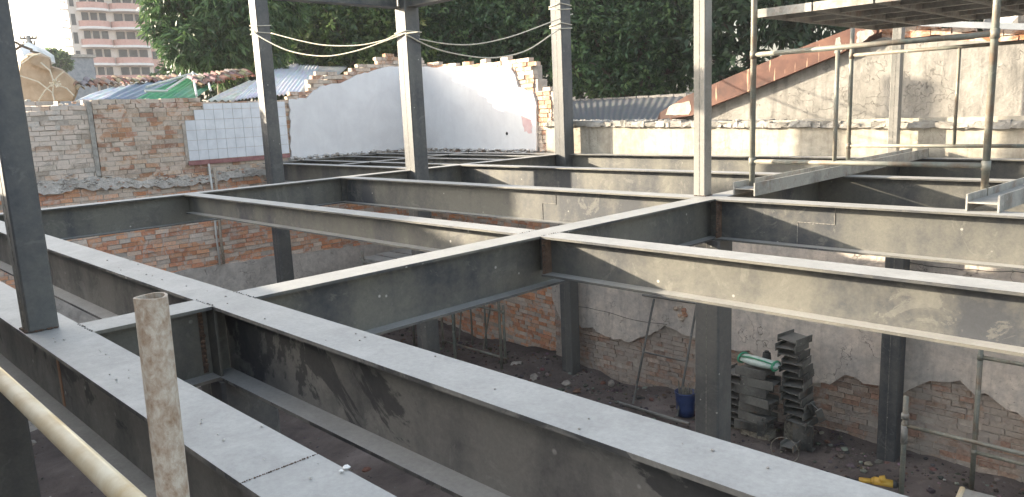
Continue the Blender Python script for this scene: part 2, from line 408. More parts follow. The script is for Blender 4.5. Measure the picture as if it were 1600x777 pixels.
# broken slab edge at floor level
zs = lambda y: -.10 - .02*(y - 3) + .03*math.sin(y*2.3)
up2 = [(y, zs(y) + (.07 if y < 4.2 else .03) + random.uniform(-.035, .04)) for y in np.arange(yA, yD, .07)]
dn2 = [(y, zs(y) - .09 + random.uniform(-.04, .03)) for y in np.arange(yA, yD, .06)]
prism(up2 + dn2[::-1], lambda u, v, d: Vector((XW + .055 - d, u, v)), .10, 'broken_slab_edge', M_SLAB, lw, lw.location)
mb = MB()
for i in range(300):
    y = random.uniform(yA, yD + .05)
    mb.rock((XW + random.uniform(.035, .06), y, zs(y) + random.gauss(-.0, .06)), random.uniform(.015, .04), random.choice([(.46,.43,.39),(.40,.36,.32),(.50,.47,.43),(.42,.30,.24)]), .6)
mb.build('slab_chips', M_STONE, lw, lw.location)
# tile panel
mb = MB(); ty0 = yC; tz0 = LW(300, 251)[1]; tz1 = lt - .005; ts = (tz1 - tz0) / 5.6
y = ty0; j = 0
while y < LW(437, 200)[0] - .05:
    k = 0; z = tz0
    while z < tz1 - .02:
        h2 = min(ts, tz1 - z)
        cut = (j == 0 and k >= 4) or (j == 1 and k >= 5)
        if not cut:
            dx = random.uniform(-.002, .002)
            mb.box((XW+.04, y+.002, z+.002), (XW+.062+dx, y+ts-.003, z+h2-.003))
        z += ts; k += 1
    y += ts; j += 1
mb.build('tile_panel', M_TILEW, lw, lw.location)
mb = MB(); mb.box((XW+.03, ty0-.05, tz0-.035), (XW+.052, y, tz1 - .3)); mb.build('tile_bed', M_MORTAR, lw, lw.location)
mb = MB(); mb.box((XW+.045, ty0-.02, tz0-.075), (XW+.075, y, tz0-.005)); mb.build('maroon_border', M_MAROON, lw, lw.location)
cap = MB()
for i in range(90):
    yy = random.uniform(yA, yD); cap.rock((XW - random.uniform(0, .25), yy, top(yy) + .0), random.uniform(.02, .05), random.choice([(.5,.46,.4),(.45,.3,.22),(.55,.52,.47)]))
cap.build('loose_mortar', M_STONE, lw, lw.location)

# conduits down the left wall
for k, (a, b, lab) in enumerate((((326, 256), (344, 414), 'thin grey conduit pipe running down the left brick wall below the tiles'),
                                 ((334, 262), (350, 412), 'thicker stained conduit beside the thin one on the left brick wall'))):
    P1 = at(*a, 0, XW + .07); P2 = at(*b, 0, XW + .07)
    c = MB(); c.path([P1, P1.lerp(P2, .3) + Vector((0, .015, 0)), P1.lerp(P2, .7) - Vector((0, .01, 0)), P2], .018 + .008 * k, 8)
    tag(c.build('conduit_pipe', M_CONDUIT if k == 0 else M_PIPE, smooth=True), lab, 'pipe', 'conduits on the left wall')

# --- white painted wall 1 (continues the left wall) and wall 2 across the back
yE = LW(655, 235)[0]
w1 = thing('white_wall', 'white painted wall with stepped broken brick top, left of the room corner', 'wall', (XW, 8, G))
def L1(px, py): return LW(px, py)
topb = [L1(*p) for p in ((436,153),(474,146),(486,124),(515,113),(556,109),(572,99),(597,91),(618,86),(662,84))]
f1 = interp(topb)
core = MB()
for a, b in zip(topb, topb[1:]):
    core.box((XW-.24, a[0], G-.1), (XW-.036, b[0], min(a[1], b[1]) - .04))
core.build('wall_core', M_MORTAR, w1, w1.location)
brick_wall(w1, (XW, 0, 0), (0, 1, 0), (1, 0, 0), yD - .02, yE, .0, lambda y: f1(y) + .05*math.sin(y*9), M_BRICK, PAL)
pts = [(453,248),(451,156),(478,154),(481,150),(490,141),(504,134),(527,131),(545,124),(563,116),(580,111),(597,106),(612,104),(662,103)]
poly = [L1(*p) for p in pts]; poly.append((yE, poly[-1][1] + .02)); poly.append((yE, 0.02)); poly[0] = (poly[0][0], .02)
prism(jag(poly, .06, .018, (13, 14)), lambda u, v, d: Vector((XW + .04 - d, u, v)), .05, 'white_plaster', M_WHITE, w1, w1.location)
mb = MB()
for i in range(200):
    mb.rock((XW + random.uniform(.02, .14), random.uniform(yD, yE), random.uniform(-.06, .05)), random.uniform(.02, .06), random.choice([(.62,.61,.60),(.5,.48,.46),(.4,.36,.32)]))
mb.build('rubble_ledge', M_STONE, w1, w1.location)

YB0, YB1 = yE, 9.50                                     # back wall of the room runs very slightly forward
XR = at(862, 200, 1, 9.5).x
ang = math.atan2(YB1 - YB0, XR - XW); U2 = Vector((math.cos(ang), math.sin(ang), 0)); N2 = Vector((math.sin(ang), -math.cos(ang), 0))
O2 = Vector((XW, YB0, 0))
def W2(px, py):
    p = atp(px, py, O2, N2); q = p - O2; return (q.dot(U2), q.z)
w2 = thing('white_wall', 'sunlit white painted wall with crumbling brick top, right of the room corner', 'wall', (O2.x + 2, O2.y, G))
LEN2 = (Vector((XR, 9.5, 0)) - O2).length
tb = [W2(*p) for p in ((650,96),(659,99),(708,101),(741,97),(783,93),(815,90),(830,98),(838,120),(838.5,138),(862,137))]
f2 = interp(tb)
core = MB()
for a, b in zip(tb, tb[1:]):
    zt = min(a[1], b[1]) - .04
    P = [O2 + U2*a[0] - N2*.026, O2 + U2*b[0] - N2*.026, O2 + U2*b[0] - N2*.24, O2 + U2*a[0] - N2*.24]
    core.add([(*p[:2], G-.1) for p in P] + [(*p[:2], zt) for p in P], [(0,3,2,1),(4,5,6,7),(0,1,5,4),(1,2,6,5),(2,3,7,6),(3,0,4,7)])
core.build('wall_core', M_MORTAR, w2, w2.location)
brick_wall(w2, O2, U2, N2, 0, LEN2, .0, lambda u: f2(u) + .03*math.sin(u*11), M_BRICK, PAL)
brick_wall(w2, O2 - N2*.01, U2, N2, 0, LEN2, -3.75, lambda u: 0, M_BRICKL, PALL, 'lower_brickwork')
poly = [W2(*p) for p in ((659,105),(708,105),(745,106),(799,106),(807,119),(811,136),(834,144),(840,165),(840,237))]
poly = [(0.045, poly[0][1])] + poly + [(poly[-1][0], .02), (0.045, .02)]
prism(jag(poly, .12, .012, (10, 11)), lambda u, v, d: O2 + U2*u + N2*(.035 - d) + Vector((0, 0, v)), .05, 'white_plaster', M_WHITE, w2, w2.location)
for (px, py, s, mt, nm) in ((792,209,.05,M_BLACK,'socket_hole'),):
    p = atp(px, py, O2 + N2*.037, N2); mb = MB(); mb.rock(p, .03, None, 1.6); mb.build(nm, mt, w2, w2.location)
poly = [W2(*p) for p in ((817,181),(833,178),(834,208),(822,206))]
M_PINK = simple('pink_paint_patch', (.62, .40, .40), (.68, .52, .52), 9)
prism(jag(poly, .05, .02), lambda u, v, d: O2 + U2*u + N2*(.038 - d) + Vector((0, 0, v)), .002, 'pink_patch', M_PINK, w2, w2.location)
mb = MB()
for i in range(220):
    mb.rock(O2 + U2*random.uniform(0, LEN2) + N2*random.uniform(.03, .13) + Vector((0, 0, random.uniform(-.05, .04))), random.uniform(.015, .05), random.choice([(.62,.61,.60),(.5,.48,.46),(.4,.36,.32)]))
mb.build('rubble_ledge', M_STONE, w2, w2.location)

# --- back wall, cream above and stained below, brick showing at the foot
YB = 9.34
bw = thing('back_wall', 'long cream and stained back wall, bricks bare along its foot', 'wall', (-4, YB, G))
X0 = XR + .02; X1 = 4.0
zt = lambda x: .47 - .02*(x - X0)
core = MB(); core.box((X0, YB+.072, G-.2), (X1, YB+.32, .42)); core.build('wall_core', M_MORTAR, bw, bw.location)
prism(jag([(X0, -1.0), (X1, -1.0), (X1, .40), (X0, .46)], .3, .004), lambda u, v, d: Vector((u, YB + d, v)), .05, 'cream_plaster', M_CREAM, bw, bw.location)
brick_wall(bw, (0, YB + .055, 0), (1, 0, 0), (0, -1, 0), X0, X1, -3.8, lambda x: -2.55 + .2*math.sin(x*1.3), M_BRICKD, PALD, 'foot_brickwork')
low = [(X0, -1.02), (X1, -1.02)]
bot = [(X1, -2.7)]
x = X1
while x > X0 + .2:
    x -= random.uniform(.05, .22); x = max(x, X0 + .05); bot.append((x, -2.80 + .16*math.sin(x*1.9) + .08*math.sin(x*4.7) + random.uniform(-.07, .07)))
bot.append((X0, -2.5))
prism([(X0, -1.02)] + list(reversed(bot)) + [(X1, -1.02)], lambda u, v, d: Vector((u, YB + .003 + d, v)), .049, 'stained_render', M_LOWER, bw, bw.location)
mb = MB()                                           # weathered ledge along the top
x = X0
while x < X1:
    w = random.uniform(.05, .16); mb.box((x-.01, YB-.05, zt(x)-.035), (x+w+.01, YB+.40, zt(x)+.02+random.uniform(0, .03)), jit=.014); x += w
mb.build('cement_ledge', M_CONC, bw, bw.location)
mb = MB()
for i in range(160):
    x = random.uniform(X0, X1); mb.rock((x, YB + random.uniform(.1, .38), zt(x) + .04), random.uniform(.015, .05), random.choice([(.5,.46,.4),(.42,.38,.33),(.55,.52,.47)]))
mb.build('ledge_rubble', M_STONE, bw, bw.location)
# shallow horizontal crack-ledges in the render
mb = MB()
for z, xa, xb in ((-2.55, -8.2, -6.2), (-1.22, -3.0, 2.5), (-1.42, -6.5, -4.5)):
    pts = [(x, YB - .001, z + .02*math.sin(x*3) + random.uniform(-.012, .012)) for x in np.arange(xa, xb, .12)]; mb.path(pts, .004, 5)
mb.build('render_crack', M_BLACK, bw, bw.location)
# holes knocked through to the brick
for (px, py, s) in ((1063, 490, .10), (1240, 625, .06)):
    p = at(px, py, 1, YB); mb = MB()
    for i in range(9): mb.rock((p.x + random.uniform(-s, s), YB + .0, p.z + random.uniform(-s, s)), random.uniform(.03, .06), random.choice(PAL), 1)
    mb.build('knocked_hole', M_STONE, bw, bw.location)

# ---------------------------------------------------------------- steel frame
def ibeam(name, label, ax, c, a, b, depth=.31, w=.176, zt=0., ea=0, eb=0, wa=0, wb=0, mat=None, group='main beams of the steel floor grid', parent=None, bottom_full=False):
    """ax 'X' or 'Y': direction; c: centre line on the other axis; a..b: ends of the flanges; wa/wb: how much further the web runs"""
    mat = mat or M_STEEL; tf, tw = .013, .008
    mid = (a + b) / 2; L = (b - a) / 2
    t = thing(name, label, 'beam', (mid, c, zt - depth) if ax == 'X' else (c, mid, zt - depth), 0 if ax == 'X' else math.pi/2, group)
    def B(n, lo, hi):
        q = MB()
        k = 8 if n != 'web' else 1
        q.box(lo, hi); return q.build(n, mat, t)
    B('top_flange', (-L, -w/2, depth - tf), (L, w/2, depth))
    B('web', (-L - wa, -tw/2, tf), (L + wb, tw/2, depth - tf))
    B('bottom_flange', (-L - (wa if bottom_full else 0), -w/2, 0), (L + (wb if bottom_full else 0), w/2, tf))
    return t
HB = .176 / 2
YA0, YA1, YA2, YA3, YA4, YA5 = .687, 1.30, 3.215, 5.13, 7.04, 9.17
XB0, XB1 = -3.05, -8.145
g_ = .0006
e0, e1 = XB0 - HB - g_, XB0 + HB + g_
b1 = XB1 + HB + g_
wx = HB - .006
gs = 'secondary beams of the steel floor grid'
a0 = ibeam('steel_beam', 'nearest wide steel beam crossing the lower left corner under the short column', 'X', YA0, -9, 2.2, mat=M_STEELN)
a1 = ibeam('steel_beam', 'long beam from the left edge down to the lower right corner, scuffed dark web', 'X', YA1, -9, 3.6, mat=M_STEELN)
ibeam('steel_beam', 'shallow beam ending at the right-hand crossing, brick wall and plank seen under it', 'X', YA2, b1, e0, .20, .16, wa=wx, wb=wx, group=gs)
ibeam('steel_beam', 'sunlit beam running right from the middle crossing, nearest of the sunlit beams', 'X', YA2, e1, 4.2, .235, .165, wa=wx, group=gs)
ibeam('steel_beam', 'beam with a stepped splice line, starting at the left cross beam', 'X', YA3, b1, e0, wa=wx, wb=wx)
ibeam('steel_beam', 'second sunlit beam running right from the standing slim column', 'X', YA3, e1, 4.6, wa=wx)
ibeam('steel_beam', 'beam just behind the slim middle column, third from the white walls', 'X', YA4, b1, e0, wa=wx, wb=wx)
ibeam('steel_beam', 'beam crossing behind the scaffold under the two loose beams', 'X', YA4, e1, 4.8, wa=wx)
ibeam('steel_beam', 'farthest beam along the cream back wall, left of the loose beam', 'X', YA5, b1, e0, wa=wx, wb=wx)
ibeam('steel_beam', 'farthest beam along the back wall behind the scaffold', 'X', YA5, e1, 4.9, wa=wx)
ibeam('steel_beam', 'short cross beam joining the two nearest beams behind the upright pipe', 'Y', XB0, YA0 + HB + g_, YA1 - HB - g_, wa=wx, wb=wx)
ibeam('steel_beam', 'cross beam rising from the near crossing up to the back wall through the middle', 'Y', XB0, YA1 + HB + g_, YA5 + HB, wa=wx)
ibeam('steel_beam', 'cross beam parallel to the left brick wall through the two big columns', 'Y', XB1, -.5, YA5 + HB)
XW2, XW3 = -10.34, -12.55
bl = b1 - 2*HB - 2*g_
gr = 'small grid beams in front of the white walls'
ibeam('steel_beam', 'beam from the left big column to the middle big column', 'X', 6.39, XW3, bl, .31, wb=wx, group=gr)
ibeam('steel_beam', 'second small beam behind the left big column', 'X', YA4, XW3 + HB, bl, .2, .12, wb=wx, group=gr)
ibeam('steel_beam', 'third small beam towards the white corner', 'X', 7.94, XW3 + HB, bl, .2, .12, wb=wx, group=gr)
ibeam('steel_beam', 'fourth small beam towards the white corner', 'X', 8.68, XW3 + HB, bl, .2, .12, wb=wx, group=gr)
ibeam('steel_beam', 'last beam at the foot of the sunlit white wall', 'X', YA5, XW3 + HB, bl, .31, wb=wx, group=gr)
ibeam('steel_beam', 'beam lying along the foot of the left white wall', 'Y', XW3, 6.48, YA5 + HB, .31, .12, zt=-.004, group=gr)
ibeam('steel_beam', 'beam crossing the small grid halfway to the white wall', 'Y', XW2, 6.48, YA5 - HB, .31, .14, zt=.003, group=gr)

# stiffener plates, end brackets and welds where beams meet (parts of the beams they are welded to)
def part_of(root, mb, name, mat): return mb.build(name, mat, root) if False else _p(root, mb, name, mat)
def _p(root, mb, name, mat):
    bpy.context.view_layer.update(); inv = root.matrix_world.inverted()
    mb.v = [tuple(inv @ Vector(v)) for v in mb.v]; return mb.build(name, mat, root)
def bead(p, q, r=.006, n=None):
    mb = MB(); p = Vector(p); q = Vector(q); n = n or max(4, int((q-p).length / .02))
    for i in range(n): mb.rock(p.lerp(q, (i+.5)/n) + Vector([random.uniform(-.002, .002)]*3), r * random.uniform(.7, 1.4), None, 1)
    return mb
beams = [o for o in bpy.data.objects if o.name.startswith('steel_beam')]
A2r, A3r = beams[3], beams[5]
B0n, B0f, B1r = beams[10], beams[11], beams[12]
A3l = beams[4]
# near node A1 x short B0 piece
mb = MB(); mb.box((XB0+.010, YA1-HB+.004, -.30), (XB0+HB-.004, YA1-HB+.014, -.014)); _p(a1, mb, 'stiffener', M_STEEL)
_p(B0n, bead((XB0+.009, YA1-HB-.02, -.29), (XB0+.009, YA1-HB-.02, -.02), .008), 'weld_bead', M_RUST)
mb = MB(); mb.box((XB0+.0045, YA1-HB-.032, -.29), (XB0+.006, YA1-HB-.012, -.02)); _p(B0n, mb, 'weld_stain', M_WELD)
for (bm_, x, y, zb) in ((A2r, e1+.02, YA2, -.235), (A3r, e1+.02, YA3, -.30)):
    mb = MB()
    mb.box((x-.016, y-HB+.012, zb), (x-.008, y-.006, -.014)); _p(bm_, mb, 'end_plate', M_RUST)
    _p(bm_, bead((x-.006, y-HB+.02, zb), (x-.006, y-HB+.02, -.02), .009), 'weld_bead', M_WELD)
    _p(bm_, bead((x-.03, y-HB+.04, zb), (x-.03, y-.02, -.02), .009), 'weld_bead', M_WELD)
mb = MB(); mb.box((b1-.04, YA3-.07, -.29), (b1-.03, YA3-.006, -.014)); _p(A3l, mb, 'end_plate', M_STEEL)
# flange seams
for (root, p, q) in ((a1, (XB0-HB, YA1-HB+.004, .001), (XB0+HB+.02, YA1-HB+.004, .001)), (a1, (XB0-HB-.01, YA1+HB-.002, .001), (XB0+HB+.03, YA1+HB-.002, .001)),
                     (a0, (XB0-HB, YA0+HB-.003, .001), (XB0+HB, YA0+HB-.003, .001)), (B0f, (e0, YA2-.08, .001), (e0, YA2+.08, .001)), (B0f, (e1, YA2-.08, .001), (e1, YA2+.08, .001))):
    _p(root, bead(p, q, .004), 'flange_weld', M_SEAM)
p = at(390, 750, 2, 0); q = at(490, 712, 2, 0); p.y = YA0-HB; q.y = YA0+HB
_p(a0, bead(p, q, .0022, 60), 'flange_weld', M_WELD)
# rusty stripe on the web of the nearest beam
P1 = at(93, 566, 1, YA0); mb = MB(); mb.box((P1.x-.012, YA0-.0075, -.29), (P1.x+.012, YA0-.004, -.018)); _p(a0, mb, 'primer_stripe', M_PRIMER)
# stepped splice lines on the webs
for root, yy, px, zc in ((A3l, YA3, 849, 0), (A3r, YA3, 1247, 0)):
    x = at(px, 340, 1, yy).x; x2 = x + .17 if root is A3l else x + .26; mb = MB(); yw = yy - .0045
    for a, b in (((x, -.30), (x, -.14)), ((x, -.14), (x2, -.14)), ((x2, -.14), (x2, -.014))):
        mb.path([(a[0], yw, a[1]), (b[0], yw, b[1])], .0035, 5)
    _p(root, mb, 'splice_seam', M_SEAM)
# crumbs on the flanges
mb = MB()
for i in range(60):
    x = random.uniform(-3, 1); mb.rock((x, YA0 + random.uniform(-HB, HB)*.9, .003), random.uniform(.0015, .005), (.45, .43, .40))
mb.rock(at(541, 730, 2, .004), .009, (.75, .74, .72)); mb.rock(at(533, 736, 2, .004), .006, (.75, .74, .72))
for i in range(40):
    x = random.uniform(-5, 1); mb.rock((x, YA1 + random.uniform(-HB, HB)*.9, .002), random.uniform(.002, .005), (.3, .28, .26))
tag(mb.build('mortar_crumbs', M_STONE), kind='stuff')

def column(label, x, y, z0, z1, sx, sy, mat=None, group='full height steel columns', weld=False, name='steel_column'):
    t = thing(name, label, 'column', (x, y, z0), 0, group); mat = mat or M_STEELC
    q = MB(); h = z1 - z0
    # two channels welded toe to toe: box with rounded-off corners and a shallow seam down the -Y and +Y faces
    r = min(sx, sy) * .06; pts = []
    for cx, cy in ((1,-1),(1,1),(-1,1),(-1,-1)):
        ax_, ay_ = cx*sx/2, cy*sy/2
        if (cx, cy) in ((1,-1),(-1,1)): pts += [(ax_ - cx*r, ay_), (ax_ , ay_ - cy*r)] if (cx,cy)==(1,-1) else [(ax_ - cx*r, ay_), (ax_, ay_ - cy*r)]
        else: pts += [(ax_, ay_ - cy*r), (ax_ - cx*r, ay_)]
    n = len(pts); q.add([(*p, 0) for p in pts] + [(*p, h) for p in pts], [(i, (i+1) % n, n+(i+1) % n, n+i) for i in range(n)] + [tuple(range(n))[::-1], tuple(range(n, 2*n))])
    q.build('shaft', mat, t)
    s = MB()
    s.box((-.002 + sx*.0, -sy/2-.0015, .01), (.002, -sy/2+.001, h-.01)); pass
    s.build('channel_seam', M_SEAM, t)
    if weld:
        w = MB()
        for k in range(34):
            u = random.uniform(-1, 1)
            p = (u*sx/2, -sy/2-.004) if k % 2 else (sx/2+.004, u*sy/2)
            w.rock((*p, .004), random.uniform(.004, .009))
        w.build('weld_bead', M_WELD, t)
    else:
        w = MB(); w.box((-sx/2-.04, -sy/2-.04, 0), (sx/2+.04, sy/2+.04, .02)); w.build('base_plate', M_STEELC, t)
    return t
TOP = 3.1
column('big column at the left, standing in front of the white tile panel', -11.15, 5.79, G, TOP, .21, .21)
column('big middle column in front of the white room corner', -8.06, 6.21, G, TOP, .222, .222)
column('big column at the right end of the sunlit white wall with rope wound round it', -8.01, 9.11, G, TOP, .225, .225)
gu = 'slim upper columns standing on the beams'
column('slim column standing on the nearest beam at the left edge of the photo', -3.192, .662, 0, TOP, .10, .10, M_STEELC, gu, True)
p5 = at(1103, 308, 2, 0)
column('slim pale column standing on the middle crossing left of the scaffold', -3.16, 5.20, 0, TOP, .10, .10, M_STEELB, gu, True)
p6 = at(1400, 240, 1, 9.12)
column('slim column behind the scaffold against the cement gable', -3.12, 9.17, 0, at(1400, 33, 1, 9.17).z, .10, .10, M_STEELB, gu, True)
gl = 'lower columns carrying the beam crossings'
column('lower column hiding the bucket and left part of the offcut heap', -3.02, 5.13, G, -.315, .21, .21, M_STEELC, gl)
column('lower column against the back wall, right of the offcut heap', -3.02, 9.17, G, -.315, .21, .21, M_STEELC, gl)
column('dark lower column under the nearest beam in the lower left corner', -4.57, YA0, G, -.315, .235, .235, M_STEELC, gl)
column('dark lower column under the near crossing of beams', XB0, YA1 + .02, G, -.315, .235, .235, M_STEELC, gl)
# overhead beams meeting at the middle big column
ibeam('overhead_beam', 'overhead beam at the top edge between the left and middle big columns', 'Y', -8.1, 1.5, 6.09, .28, .16, zt=2.33, group='overhead beams')
ibeam('overhead_beam', 'overhead beam at the top edge right of the middle big column', 'X', 6.21, -7.94, -3.4, .28, .16, zt=2.33, group='overhead beams')

# ---------------------------------------------------------------- loose beams and upper scaffold
def side_h(name, label, x, y0, y1, z, wd=.17, fl=.10, mat=None, group='loose beams laid across the grid'):
    """H section lying on its side along Y: flanges upright, web flat half way up"""
    t = thing(name, label, 'beam', (x, y0, z), 0, group); mat = mat or M_OFFCUT; L = y1 - y0; a = .010
    for s, n in ((-1, 'flange'), (1, 'flange')):
        q = MB(); q.box((s*wd/2 - a/2, 0, 0), (s*wd/2 + a/2, L, fl)); q.build(n, mat, t)
    q = MB(); q.box((-wd/2 + a/2, .001, fl/2-.004), (wd/2 - a/2, L-.001, fl/2+.004)); q.build('web', mat, t)
    return t
side_h('loose_beam', 'loose H beam lying on its side on the grid under the left scaffold post', -2.865, 5.30, 9.25, .002, mat=M_BOARD)
lb2 = side_h('loose_beam', 'short end of a loose H beam under the right scaffold post at the photo edge', -1.235, 5.14, 9.2, .002, mat=M_BOARD)
lb2.rotation_euler.z = RD(-3)

def scaffold_frame(label, P0, P1, ztop, zr, posts, r=.022, group='scaffold frames on the beams', pinh=.0, z0=None):
    """P0, P1: feet of the two legs; zr: rail heights; posts: list of (t, za, zb) inner uprights"""
    P0 = Vector(P0); P1 = Vector(P1); t = thing('scaffold', label, 'scaffold', P0, 0, group)
    for P, zt_ in ((P0, ztop[0]), (P1, ztop[1])):
        if P is None: continue
        q = MB(); q.tube(P, (P.x, P.y, zt_), r, 14)
        lg = q.build('leg', M_SCAF, t, P0, True)
        for zz in zr: q = MB(); q.tube((P.x, P.y, zz-.03), (P.x, P.y, zz+.03), r*1.22, 14); q.build('collar', M_SCAF, lg, P0, True)
    for zz in zr:
        q = MB(); q.tube((P0.x, P0.y, zz), (P1.x, P1.y, zz), r*.85, 12); q.build('rail', M_SCAF, t, P0, True)
    for tt, za, zb in posts:
        A = P0.lerp(P1, tt); q = MB(); q.tube((A.x, A.y, za), (A.x, A.y, zb), r*.7, 10); q.build('upright', M_SCAF, t, P0, True)
    return t
fr = scaffold_frame('scaffold frame in front, its legs standing in the two loose beams', (-2.905, 5.5, .055), (-1.315, 5.5, .055), (2.7, 2.7), (.245, 1.05), [(.40, .245, 1.03)])
p3 = at(1325, 252, 1, 7.6)
fr2 = scaffold_frame('scaffold frame behind, seen through the front one', (p3.x, 7.6, .01), (p3.x + 1.65, 7.6, .01), (1.36, 1.4), (at(1329, 228, 1, 7.6).z, at(1329, 87, 1, 7.6).z), [(.56, .24, 1.08)], .020)
# diagonal brace with coupler knob
# platform planks bridging the two frames
for k, (y0, y1, lab) in enumerate(((5.46, 7.75, 'weathered steel scaffold platform overhead at the upper right'),)):
    xL = at(1183, 22, 1, 5.46).x; z0 = at(1183, 28, 1, 5.46).z; z1 = at(1183, 15, 1, 5.46).z
    t = thing('scaffold_platform', lab, 'platform', (xL, y0, z0))
    for i in range(5):
        xa = xL + i*.42
        q = MB(); q.box((xa+.004, y0, z0), (xa+.41, y0+.012, z1)); q.box((xa+.004, y1-.012, z0), (xa+.41, y1, z1))
        q.box((xa+.004, y0+.012, z0), (xa+.016, y1-.012, z1)); q.box((xa+.398, y0+.012, z0), (xa+.41, y1-.012, z1))
        q.box((xa+.016, y0+.012, z1-.008), (xa+.398, y1-.012, z1-.001))
        for c_ in range(1, 5):
            yy = y0 + (y1-y0)*c_/5; q.box((xa+.016, yy-.02, z0+.012), (xa+.398, yy+.02, z1-.008))
        q.build('plank', M_BOARD, t, t.location)

# ---------------------------------------------------------------- near pipes
t = thing('upright_pipe', 'rusty upright pipe with open top in front of the nearest beam', 'pipe', (-1.19, .33, G))
T = atd(235, 462, 1.13); Bm = atd(271, 777, 1.185); d = (Bm - T).normalized(); Fp = T + d * ((T.z - G) / -d.z)
t.location = Fp
ro, ri = .0235, .0195; n = 28; a_ = d.orthogonal().normalized(); b_ = d.cross(a_)
vs = []; fs = []
n = 40
def ring(P, r, w=0): return [P + (a_*math.cos(2*math.pi*i/n) + b_*math.sin(2*math.pi*i/n))*r + d*(w*(math.sin(6.2832*i/n*2 + 1)*.5 + .5)) for i in range(n)]
q = MB()
for (P, r, w), (Q, r2, w2) in (((Fp, ro, 0), (T, ro, .002)), ((T, ro, .002), (T, ri, .002)), ((T, ri, .002), (T + d*.4, ri, 0))):
    q.add(ring(P, r, w) + ring(Q, r2, w2), [(i, (i+1) % n, n+(i+1) % n, n+i) for i in range(n)])
q.build('tube', M_PIPE, t, t.location, True)
q = MB(); q.tube((-4.5, .42, .002), (1.0, .42, .002), .0235, 24)
tag(q.build('ledger_pipe', M_CPIPE, smooth=True), 'cream horizontal pipe slanting across the lower left corner', 'pipe')

# ---------------------------------------------------------------- ropes
def rope(label, pts, plane_p, plane_n, r=.008, off=0, group='ropes strung between the big columns'):
    P = [atp(px, py, plane_p, plane_n) for px, py in pts]
    out = []
    for i in range(len(P)-1):                       # Catmull-Rom
        p0 = P[max(i-1, 0)]; p1 = P[i]; p2 = P[i+1]; p3_ = P[min(i+2, len(P)-1)]
        for k in range(8):
            s = k/8; out.append(.5*((2*p1) + (p2-p0)*s + (2*p0-5*p1+4*p2-p3_)*s*s + (3*p1-p0-3*p2+p3_)*s**3))
    out.append(P[-1]); q = MB(); q.path(out, r, 7)
    return tag(q.build('rope', M_ROPE, smooth=True), label, 'rope', group)
pA = Vector((-11.10, 5.67, 0)); pB = Vector((-8.03, 6.085, 0)); nL = (pB - pA).cross(Vector((0, 0, 1)))
pC = Vector((-7.93, 6.1, 0)); nR = (1, 0, 0)
rope('upper of two cream ropes sagging between left and middle big columns', [(424,52),(470,64),(510,71),(560,71),(600,63),(619,55),(655,50)], pA, nL)
rope('lower cream rope sagging deepest between left and middle big columns', [(391,46),(410,60),(453,80),(507,88),(556,80),(600,65),(632,53)], pA, nL, .009)
rope('upper of two cream ropes between middle and rope-wound columns', [(655,61),(700,69),(745,69),(800,57),(860,35),(895,22)], pC, nR)
rope('lower cream rope sagging deepest between middle and rope-wound columns', [(634,54),(680,76),(733,88),(778,90),(825,78),(876,45),(892,45)], pC, nR, .009)
def wrap(label, cx, cy, s, pxys, r=.008):
    q = MB()
    for (zc, tilt) in pxys:
        pts = []; e = s/2 + r
        for (a, b) in ((-1,-1),(0,-1),(1,-1),(1,0),(1,1),(0,1),(-1,1),(-1,0)): pts.append((cx + a*e, cy + b*e, zc + tilt*.5*(a*.6 - b*.4)))
        q.path(pts, r, 7, closed=True)
    return tag(q.build('rope_loop', M_ROPE, smooth=True), label, 'rope', 'rope wrapped round the big columns')
zf = lambda px, py, x: at(px, py, 0, x).z
wrap('rope wound round the left big column', -11.15, 5.79, .21, [(zf(410, 50, -10.9), .02), (zf(410, 37, -10.9), -.04)])
wrap('rope wound round the middle big column', -8.06, 6.21, .222, [(zf(655, 50, -7.9), .02)])
for lab, turns in (('upper turns of rope wound round the right big column near the top edge', ((10, .05), (14, -.06))), ('lower turns of rope round the right big column where the sagging ropes end', ((40, .05), (44, -.05)))):
    wrap(lab, -8.01, 9.11, .225, [(zf(885, y, -7.96), t_) for y, t_ in turns])

# ---------------------------------------------------------------- things in the pit
gp = 'scaffold frames standing in the pit'
def pit_frame(label, pa, pb, za, rails, ups, brace=(), r=.022):
    return None
t = scaffold_frame('scaffold frame with several uprights standing left of the rope-wound column foot', (-10.83, 8.69, G), (-9.15, 8.69, G), (-2.55, -2.55),
                   (at(740, 546, 1, 8.69).z, at(770, 484, 1, 8.69).z), [(.22, -3.5, -2.6), (.50, -3.42, -2.6), (.72, -3.42, -2.6)], .024, gp)
q = MB(); q.tube((-9.7, 8.68, -3.45), (-9.45, 8.68, -2.6), .014, 8); q.build('brace', M_SCAF, t, (-10.83, 8.69, G)); q = MB(); q.tube((-10.35, 8.68, -3.4), (-10.2, 8.68, -2.6), .014, 8); q.build('brace', M_SCAF, t, (-10.83, 8.69, G))
q = MB(); q.box((-9.27, 8.57, G+.0), (-9.02, 8.81, G+.012)); tag(q.build('base_board', M_STICK), 'small board under the foot of the many-barred scaffold frame', 'board')
